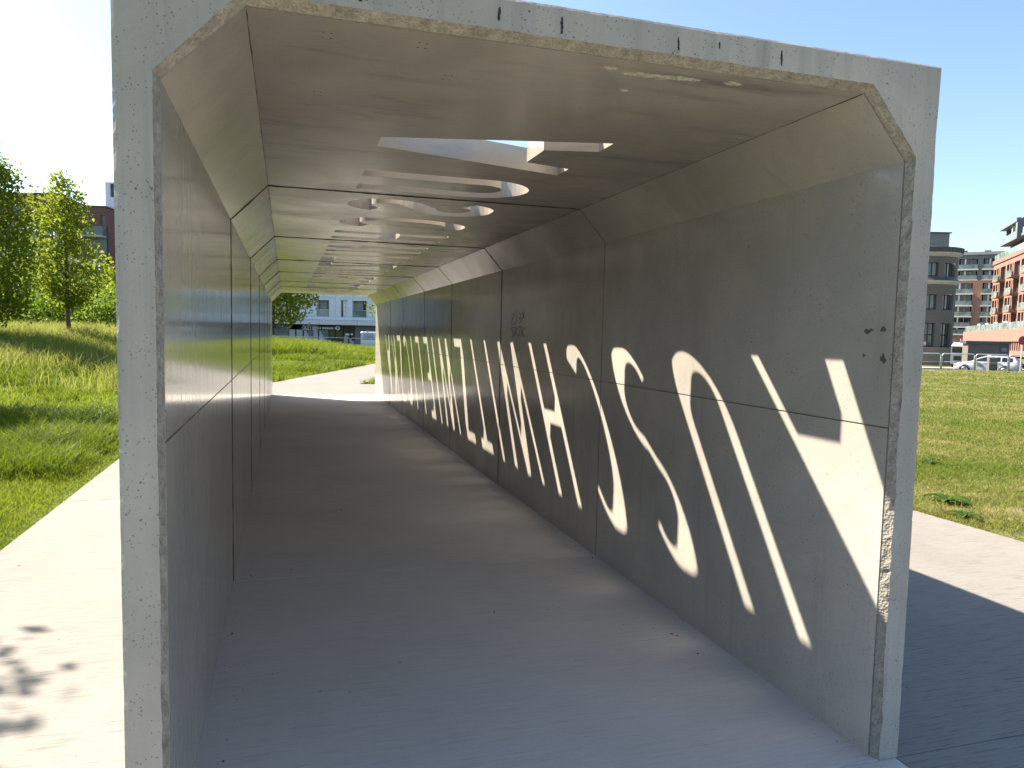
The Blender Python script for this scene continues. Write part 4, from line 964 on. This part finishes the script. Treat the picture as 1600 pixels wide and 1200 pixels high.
# a lime by the walkway, out of view on the left, dapples the concrete
tree('lime_tree', (-6.74, 4.95, -.03), 5.2, lambda u: 1.2*(math.sin(math.pi*min(1, .1+u*.9))**.6), .09, 'small lime tree beside the walkway, left of the view', 'tree', 21, 150, 12, .13, M_LEAFD, .2, (.3, 0), .5, 20)
tree('lime_tree', (-9.6, 15.0, .05), 6.2, lambda u: 1.9*(math.sin(math.pi*min(1, .1+u*.9))**.6), .1, 'bushy lime tree on the lawn, left of the view', 'tree', 23, 420, 16, .15, M_LEAFD, .26, (.1, 0), .24, 24)
po = at(424, 540, 70); tree('oak_tree', (po[0], po[1], gz(po)-.2), 10.5, lambda u: 3.75*(math.sin(math.pi*min(1, .17+u*.83))**.5), .26, 'dense round tree with dark trunk before the white block', 'tree', 31, 520, 22, .30, M_LEAFD, .45, (.2, 0), .27, 40)
po = at(622, 545, 58); tree('ash_tree', (po[0], po[1], gz(po)-.2), 7.5, lambda u: 2.6*(math.sin(math.pi*min(1, .2+u*.8))**.6), .12, 'loose tree reaching past the far right wall end', 'tree', 33, 130, 14, .22, M_LEAFD, .35, (-.2, 0), .36, 30)

# shrubs and bank growth behind the meadow
def shrub(px, py, d, rx, h_, label, seed, mat=M_SHRUB, size=.16, ncl=150):
    rg = np.random.default_rng(seed); p = at(px, py, d); z = gz(p); base = np.array([p[0], p[1], z]); root = empty('shrub', tuple(base), label, 'shrub', None)
    C = []
    while len(C) < ncl:
        q = rg.uniform(-1, 1, 3); q[2] = abs(q[2])
        if np.linalg.norm(q) > 1 or np.linalg.norm(q) < .45: continue
        C.append(base+q*np.array([rx, rx*.8, h_])*(.8+.4*vnoise(np.array(q[0]*3+seed), np.array(q[1]*3+q[2]*2), seed)))
    V, F, t = leaves(np.array(C), 16, (.24, .24, .18), size, rg); np_mesh('foliage', V, F, mat, t, root)
    m = MB()
    for i in range(7): e = C[rg.integers(len(C))]; m.tube([base+np.array([.1*math.cos(i), .1*math.sin(i), -.1]), (base+e)/2, e], [.03, .02, .008], 5)
    m.build('stems', M_BARK, root, fix=False); return root
for i, (px, py, d, rx, h_, lb) in enumerate(((-30, 540, 36, 2.4, 2.2, 'low bush at the left picture edge behind the broad tree'), (22, 535, 37, 2.0, 1.7, 'pale bush under the broad tree at left'), (66, 532, 38, 2.0, 2.0, 'bush between the broad tree and the slim tree'),
        (108, 528, 40, 2.2, 2.3, 'bush right behind the slim tree trunk'), (150, 528, 39, 2.2, 2.1, 'bush between the slim tree and the passage'), (192, 530, 38, 2.0, 2.4, 'bush disappearing behind the left front jamb'),
        (85, 505, 50, 3.4, 4.6, 'tall bush in front of the brick block'), (165, 500, 52, 3.2, 5.0, 'tall bush in front of the pale wall end beside the passage'), (10, 500, 50, 3.4, 5.0, 'tall bush far left below the brick block'))):
    shrub(px, py, d, rx, h_, lb, 70+i, M_SHRUB if i != 7 else M_LEAF, .17 if i < 6 else .24, 150 if i < 6 else 200)
# lamp post behind the slim tree
pl = at(88, 480, 60); lp = empty('lamp_post', (pl[0], pl[1], gz(pl)), 'thin pale lamp post behind the slim young tree', 'lamp post')
m = MB(); zt_ = at(87, 357, 60)[2]; m.tube([(pl[0], pl[1], gz(pl)), (pl[0], pl[1], zt_)], [.09, .05], 8); m.build('pole', M_STEEL, lp, True)
m = MB(); m.box((pl[0]+.3, pl[1]-.2, zt_+.03), (.35, .1, .05)); m.build('lamp_head', M_STEEL, lp)

# ------------------------------------------------------------------ grass
def blades(xy, z, hgt, wid, rg, lean=.45):
    n = len(xy); a = rg.random(n)*6.2832; d = np.stack([np.cos(a), np.sin(a), 0*a], 1); b = rg.random(n)*6.2832; l = np.stack([np.cos(b), np.sin(b), 0*b], 1)*(lean*hgt*rg.uniform(.2, 1.4, n))[:, None]
    p = np.column_stack([xy, z-.01]); up = np.zeros((n, 3)); up[:, 2] = hgt; w_ = d*wid[:, None]*.5
    V = np.stack([p-w_, p+w_, p+up*.55+l*.35-w_*.8, p+up*.55+l*.35+w_*.8, p+up*(1-.25*rg.random(n))[:, None]+l*1.25], 1).reshape(-1, 3)
    i = np.arange(n)*5; F = np.concatenate([np.stack([i, i+1, i+3], 1), np.stack([i, i+3, i+2], 1), np.stack([i+2, i+3, i+4], 1)]); return V, F
def wedge(az0, az1, r0, r1, n, rg, pw=1.0):
    """points by azimuth from the camera foot, even in azimuth, denser near"""
    u = rg.random(n); r = (r0**(1-pw)+(r1**(1-pw)-r0**(1-pw))*u)**(1/(1-pw)) if abs(pw-1) > 1e-6 else r0*(r1/r0)**u
    a = np.radians(rg.uniform(az0, az1, n)); return np.column_stack([CAM[0]+r*np.sin(a), CAM[1]+r*np.cos(a)]), r
def offpath(xy, m=0.0):
    x, y = xy[:, 0], xy[:, 1]; ex = edge_x(y)
    main = (x > -2.70-m) & (x < 5.05+m) & (y < 20.9+m); diag = (y > 16) & (x > ex-m) & (x < ex+2.72+.02*(y-20.9)+m); return ~(main | diag) | (x < ex-m)
rg = np.random.default_rng(12)
def lay(name, xy, r, h0, wscale, mat, tintf, hmul=None, lean=.45, kind='stuff', label=None, cat='grass'):
    hgt = h0*rg.uniform(.55, 1.25, len(xy))
    if hmul is not None: hgt = hgt*hmul
    wid = wscale*np.clip(r/9, .8, 6)*.006*rg.uniform(.7, 1.3, len(xy)); V, F = blades(xy, tz(xy[:, 0], xy[:, 1]), hgt, wid, rg, lean)
    t = np.clip(tintf(xy)+rg.normal(0, .16, len(xy)), 0, 1); o = np_mesh(name, V, F, mat, np.repeat(t, 5)); prop(o, label, cat, None, kind); return o
# left lawn
xy, r = wedge(-25, -6, 4.2, 30, 150000, rg, 1.35); k = offpath(xy, .0) & (xy[:, 0] < edge_x(xy[:, 1])); xy, r = xy[k], r[k]
cl = fnoise(xy[:, 0]*.55, xy[:, 1]*.55, 9); near = sm(0, .5, edge_x(xy[:, 1])-xy[:, 0])
lay('grass', xy, r, .16, 1.25, M_GRASS, lambda p: .72-.75*sm(.45, .7, fnoise(p[:, 0]*.55, p[:, 1]*.55, 9))+.25*(fnoise(p[:, 0]*.3, p[:, 1]*.3, 31)-.4), .25+.45*near+1.5*sm(.5, .72, cl)*near, .6, label='lush green lawn grass left of the walkway')
# meadow strip with straw coloured heads
xy, r = wedge(-27, -10, 20, 40, 52000, rg, 1.2); k = (xy[:, 0] < edge_x(xy[:, 1])-1.5) & (fnoise(xy[:, 0]*.3, xy[:, 1]*.3, 17)+.018*(r-24)+rg.normal(0, .09, len(xy)) > .42); xy, r = xy[k], r[k]
lay('meadow_grass', xy, r, .62, 1.0, M_STRAW, lambda p: .05+.9*(fnoise(p[:, 0]*.35, p[:, 1]*.35, 22)-.3), None, .5, label='tall meadow grass with straw coloured heads on the bank')
# lawn seen through the passage
xy, r = wedge(-3.5, 12, 22, 48, 70000, rg, 1.3); k = offpath(xy, .0) & (xy[:, 0] < edge_x(xy[:, 1])); xy, r = xy[k], r[k]; cl = fnoise(xy[:, 0]*.45, xy[:, 1]*.45, 9)
lay('grass', xy, r, .17, 1.1, M_GRASS, lambda p: .78-.7*sm(.45, .7, fnoise(p[:, 0]*.45, p[:, 1]*.45, 9)), .4+1.6*sm(.5, .7, cl), .6, label='bright lawn grass beyond the far end of the passage')
xy, r = wedge(-4, 12, 43, 62, 42000, rg, 1.2); k = offpath(xy, .3) & (xy[:, 0] < edge_x(xy[:, 1])); xy, r = xy[k], r[k]
lay('meadow_grass', xy, r, .72, .9, M_GRASS, lambda p: .45+1.5*(fnoise(p[:, 0]*.35, p[:, 1]*.35, 22)-.45), (.45+1.2*fnoise(xy[:, 0]*.22, xy[:, 1]*.22, 41))*(1-.65*sm(.5, 7, np.degrees(np.arctan2(xy[:, 0]-CAM[0], xy[:, 1]-CAM[1])))), .5, label='taller grass belt in front of the shop railing')
xy, r = wedge(4, 14, 22.5, 34, 9000, rg, 1.2); k = offpath(xy, .0) & (xy[:, 0] > edge_x(xy[:, 1])+2.5); xy, r = xy[k], r[k]
lay('grass', xy, r, .2, 1.1, M_GRASS, lambda p: .6+0*p[:, 0], None, .6, label='grass wedge right of the far walkway')
# right lawn, short and dry
xy, r = wedge(40, 58, 6.2, 56, 190000, rg, 1.45); k = offpath(xy, -.01) & (xy[:, 0] > 5.0)
dry = fnoise(xy[:, 0]*.55, xy[:, 1]*.75, 51)*.6+.4*fnoise(xy[:, 0]*1.6, xy[:, 1]*1.6, 53); nearp = sm(16, 7, r)
k &= rg.random(len(xy)) > np.clip(1.9*(dry-.36), 0, .9)*(.35+.65*nearp)
depth_k = (xy[:, 0]-CAM[0])*FWD[0]+(xy[:, 1]-CAM[1])*FWD[1] < 49.2; k &= depth_k
xy, r, dry = xy[k], r[k], dry[k]
lay('grass', xy, r, .062, 1.15, M_DRYG, lambda p: -.1+1.2*(fnoise(p[:, 0]*.55, p[:, 1]*.75, 51)-.25)+.5*sm(30, 45, p[:, 0]*.8+p[:, 1]*.2), .6+.9*(1-dry), .9, label='short patchy dry lawn grass right of the walkway')
# thick dark tussocks on the left lawn
def tussock(px, py, label, n, h_, rad, mat, seed, name='grass_tussock'):
    d0 = ray(px, py); kk = (-.03-CAM[2])/d0[2]; p = CAM+d0*kk; rg2 = np.random.default_rng(seed); z = gz(p)
    a = rg2.random(n)*6.2832; q = rg2.random(n)**.6*rad; xy = np.column_stack([p[0]+q*np.cos(a), p[1]+q*np.sin(a)])
    V, F = blades(xy, tz(xy[:, 0], xy[:, 1]), h_*rg2.uniform(.5, 1.2, n), np.full(n, .011), rg2, .9); root = empty(name, (p[0], p[1], z), label, 'grass tussock')
    np_mesh('leaf_blades', V, F, mat, np.repeat(np.clip(rg2.normal(.2, .2, n), 0, 1), 5), root); return root
tussock(62, 712, 'dark grass tussock nearest the walkway on the left lawn', 700, .38, .42, M_WEED, 3)
tussock(120, 668, 'dark grass tussock farther up the left lawn near the jamb', 800, .40, .6, M_WEED, 4)
tussock(30, 660, 'dark grass tussock at the left picture edge', 700, .36, .6, M_WEED, 5)
# broad leaved weeds on the dry lawn
def weed(px, py, label, seed, R_, n):
    d0 = ray(px, py); p = CAM+d0*((-.03-CAM[2])/d0[2]); z = gz(p); rg2 = random.Random(seed); root = empty('broadleaf_weed', (p[0], p[1], z), label, 'weed')
    for i in range(n):
        a = i/n*6.2832+rg2.uniform(-.3, .3); L = R_*rg2.uniform(.6, 1.1); d = np.array([math.cos(a), math.sin(a), 0]); e = np.array([-d[1], d[0], 0]); rows = []
        for u in np.linspace(0, 1, 6):
            c = np.array([p[0], p[1], z])+d*L*u+np.array([0, 0, .02+L*(.75*u-.72*u*u)]); w_ = L*.2*math.sin(math.pi*(.08+.88*u))**.8; rows.append([c-e*w_+np.array([0, 0, .015]), c, c+e*w_+np.array([0, 0, .015])])
        m = MB(); m.grid(rows); o = m.build('leaf', M_WEED, root, True, fix=False)
        at_ = o.data.attributes.new('tint', 'FLOAT', 'POINT'); at_.data.foreach_set('value', np.full(len(o.data.vertices), rg2.random(), dtype=np.float32))
weed(1479, 788, 'larger flat leaved weed on bare soil near the walkway edge', 1, .24, 9)
weed(1453, 727, 'smaller two leaved weed behind the larger one, by the right jamb', 2, .22, 5)
weed(1507, 812, 'tuft of narrow leaves at the right walkway edge', 3, .16, 8)
# small dead leaves and chips on the walkway
for i, (px, py, s_, lb) in enumerate(((1049, 991, .013, 'dark curled leaf scrap on the floor near the right wall'), (1058, 994, .010, 'second dark scrap touching the first near the right wall'), (1090, 1022, .009, 'small dark chip on the floor closest to the right wall'), (533, 797, .02, 'thin dark scrap in the middle of the floor'), (421, 781, .016, 'pale chip at the foot of the left wall'))):
    d0 = ray(px, py); p = CAM+d0*((.0-CAM[2])/d0[2]); rg2 = random.Random(i); n = 8; m = MB()
    o_ = [(p[0]+s_*rg2.uniform(.6, 1.2)*math.cos(k*.785), p[1]+s_*.7*rg2.uniform(.5, 1.2)*math.sin(k*.785), .001+rg2.random()*.004) for k in range(n)]
    for k in range(n): m.poly([o_[k], o_[(k+1) % n], (p[0], p[1], .006)])
    o = m.build('floor_scrap', M_DRYLEAF if i < 4 else M_KERB, fix=False); prop(o, lb, 'scrap')
# pin holes left by the formwork, in fours
for px, py in ((511, 55), (496, 146), (699, 121), (660, 71)):
    d0 = ray(px, py); c = CAM+d0*((HT-CAM[2])/d0[2])
    for a, b in ((-.012, -.02), (.012, -.02), (-.012, .02), (.012, .02)): blotch((c[0]+a, c[1]+b, HT), (0, 0, -1), .0035, .0035, M_STRAND, 'pin_hole', rs0, 90, .0004)
# grit swept against the feet of the walls and scattered over the concrete
rg3 = np.random.default_rng(77); n = 900
side = rg3.random(n); gx = np.where(side < .38, A_L+.012+np.abs(rg3.normal(0, .06, n)), np.where(side < .72, A_R-.012-np.abs(rg3.normal(0, .05, n)), rg3.uniform(A_L+.05, A_R-.05, n)))
gy = rg3.uniform(.1, 15, n)**1.0; sz = rg3.uniform(.0012, .0045, n)*np.where(rg3.random(n) < .06, 2.0, 1.0)
k = rg3.random(n) < .3; gx = np.where(k, np.where(rg3.random(n) < .5, rg3.uniform(-2.6, A_L-TW-.02, n), rg3.uniform(A_R+TW+.02, 5.0, n)), gx); gy = np.where(k, rg3.uniform(-.5, 6, n), gy)
T0 = np.array([(1, 0, 0), (-.5, .87, 0), (-.5, -.87, 0), (.1, .1, .9)]); V = []
for i in range(n):
    q = T0*sz[i]*rg3.uniform(.6, 1.3, (4, 3)); a = rg3.random()*6.28; V.append(np.column_stack([q[:, 0]*math.cos(a)-q[:, 1]*math.sin(a)+gx[i], q[:, 0]*math.sin(a)+q[:, 1]*math.cos(a)+gy[i], q[:, 2]+.0005]))
V = np.concatenate(V); i4 = np.arange(n)*4
F = np.concatenate([np.stack([i4, i4+1, i4+3], 1), np.stack([i4+1, i4+2, i4+3], 1), np.stack([i4+2, i4, i4+3], 1)])
prop(np_mesh('grit', V, F, plain('grit_mix', (.10, .09, .075), .9, var=.6, nscale=40)), 'fine dark grit scattered on the concrete and along the wall feet', 'grit', None, 'stuff')
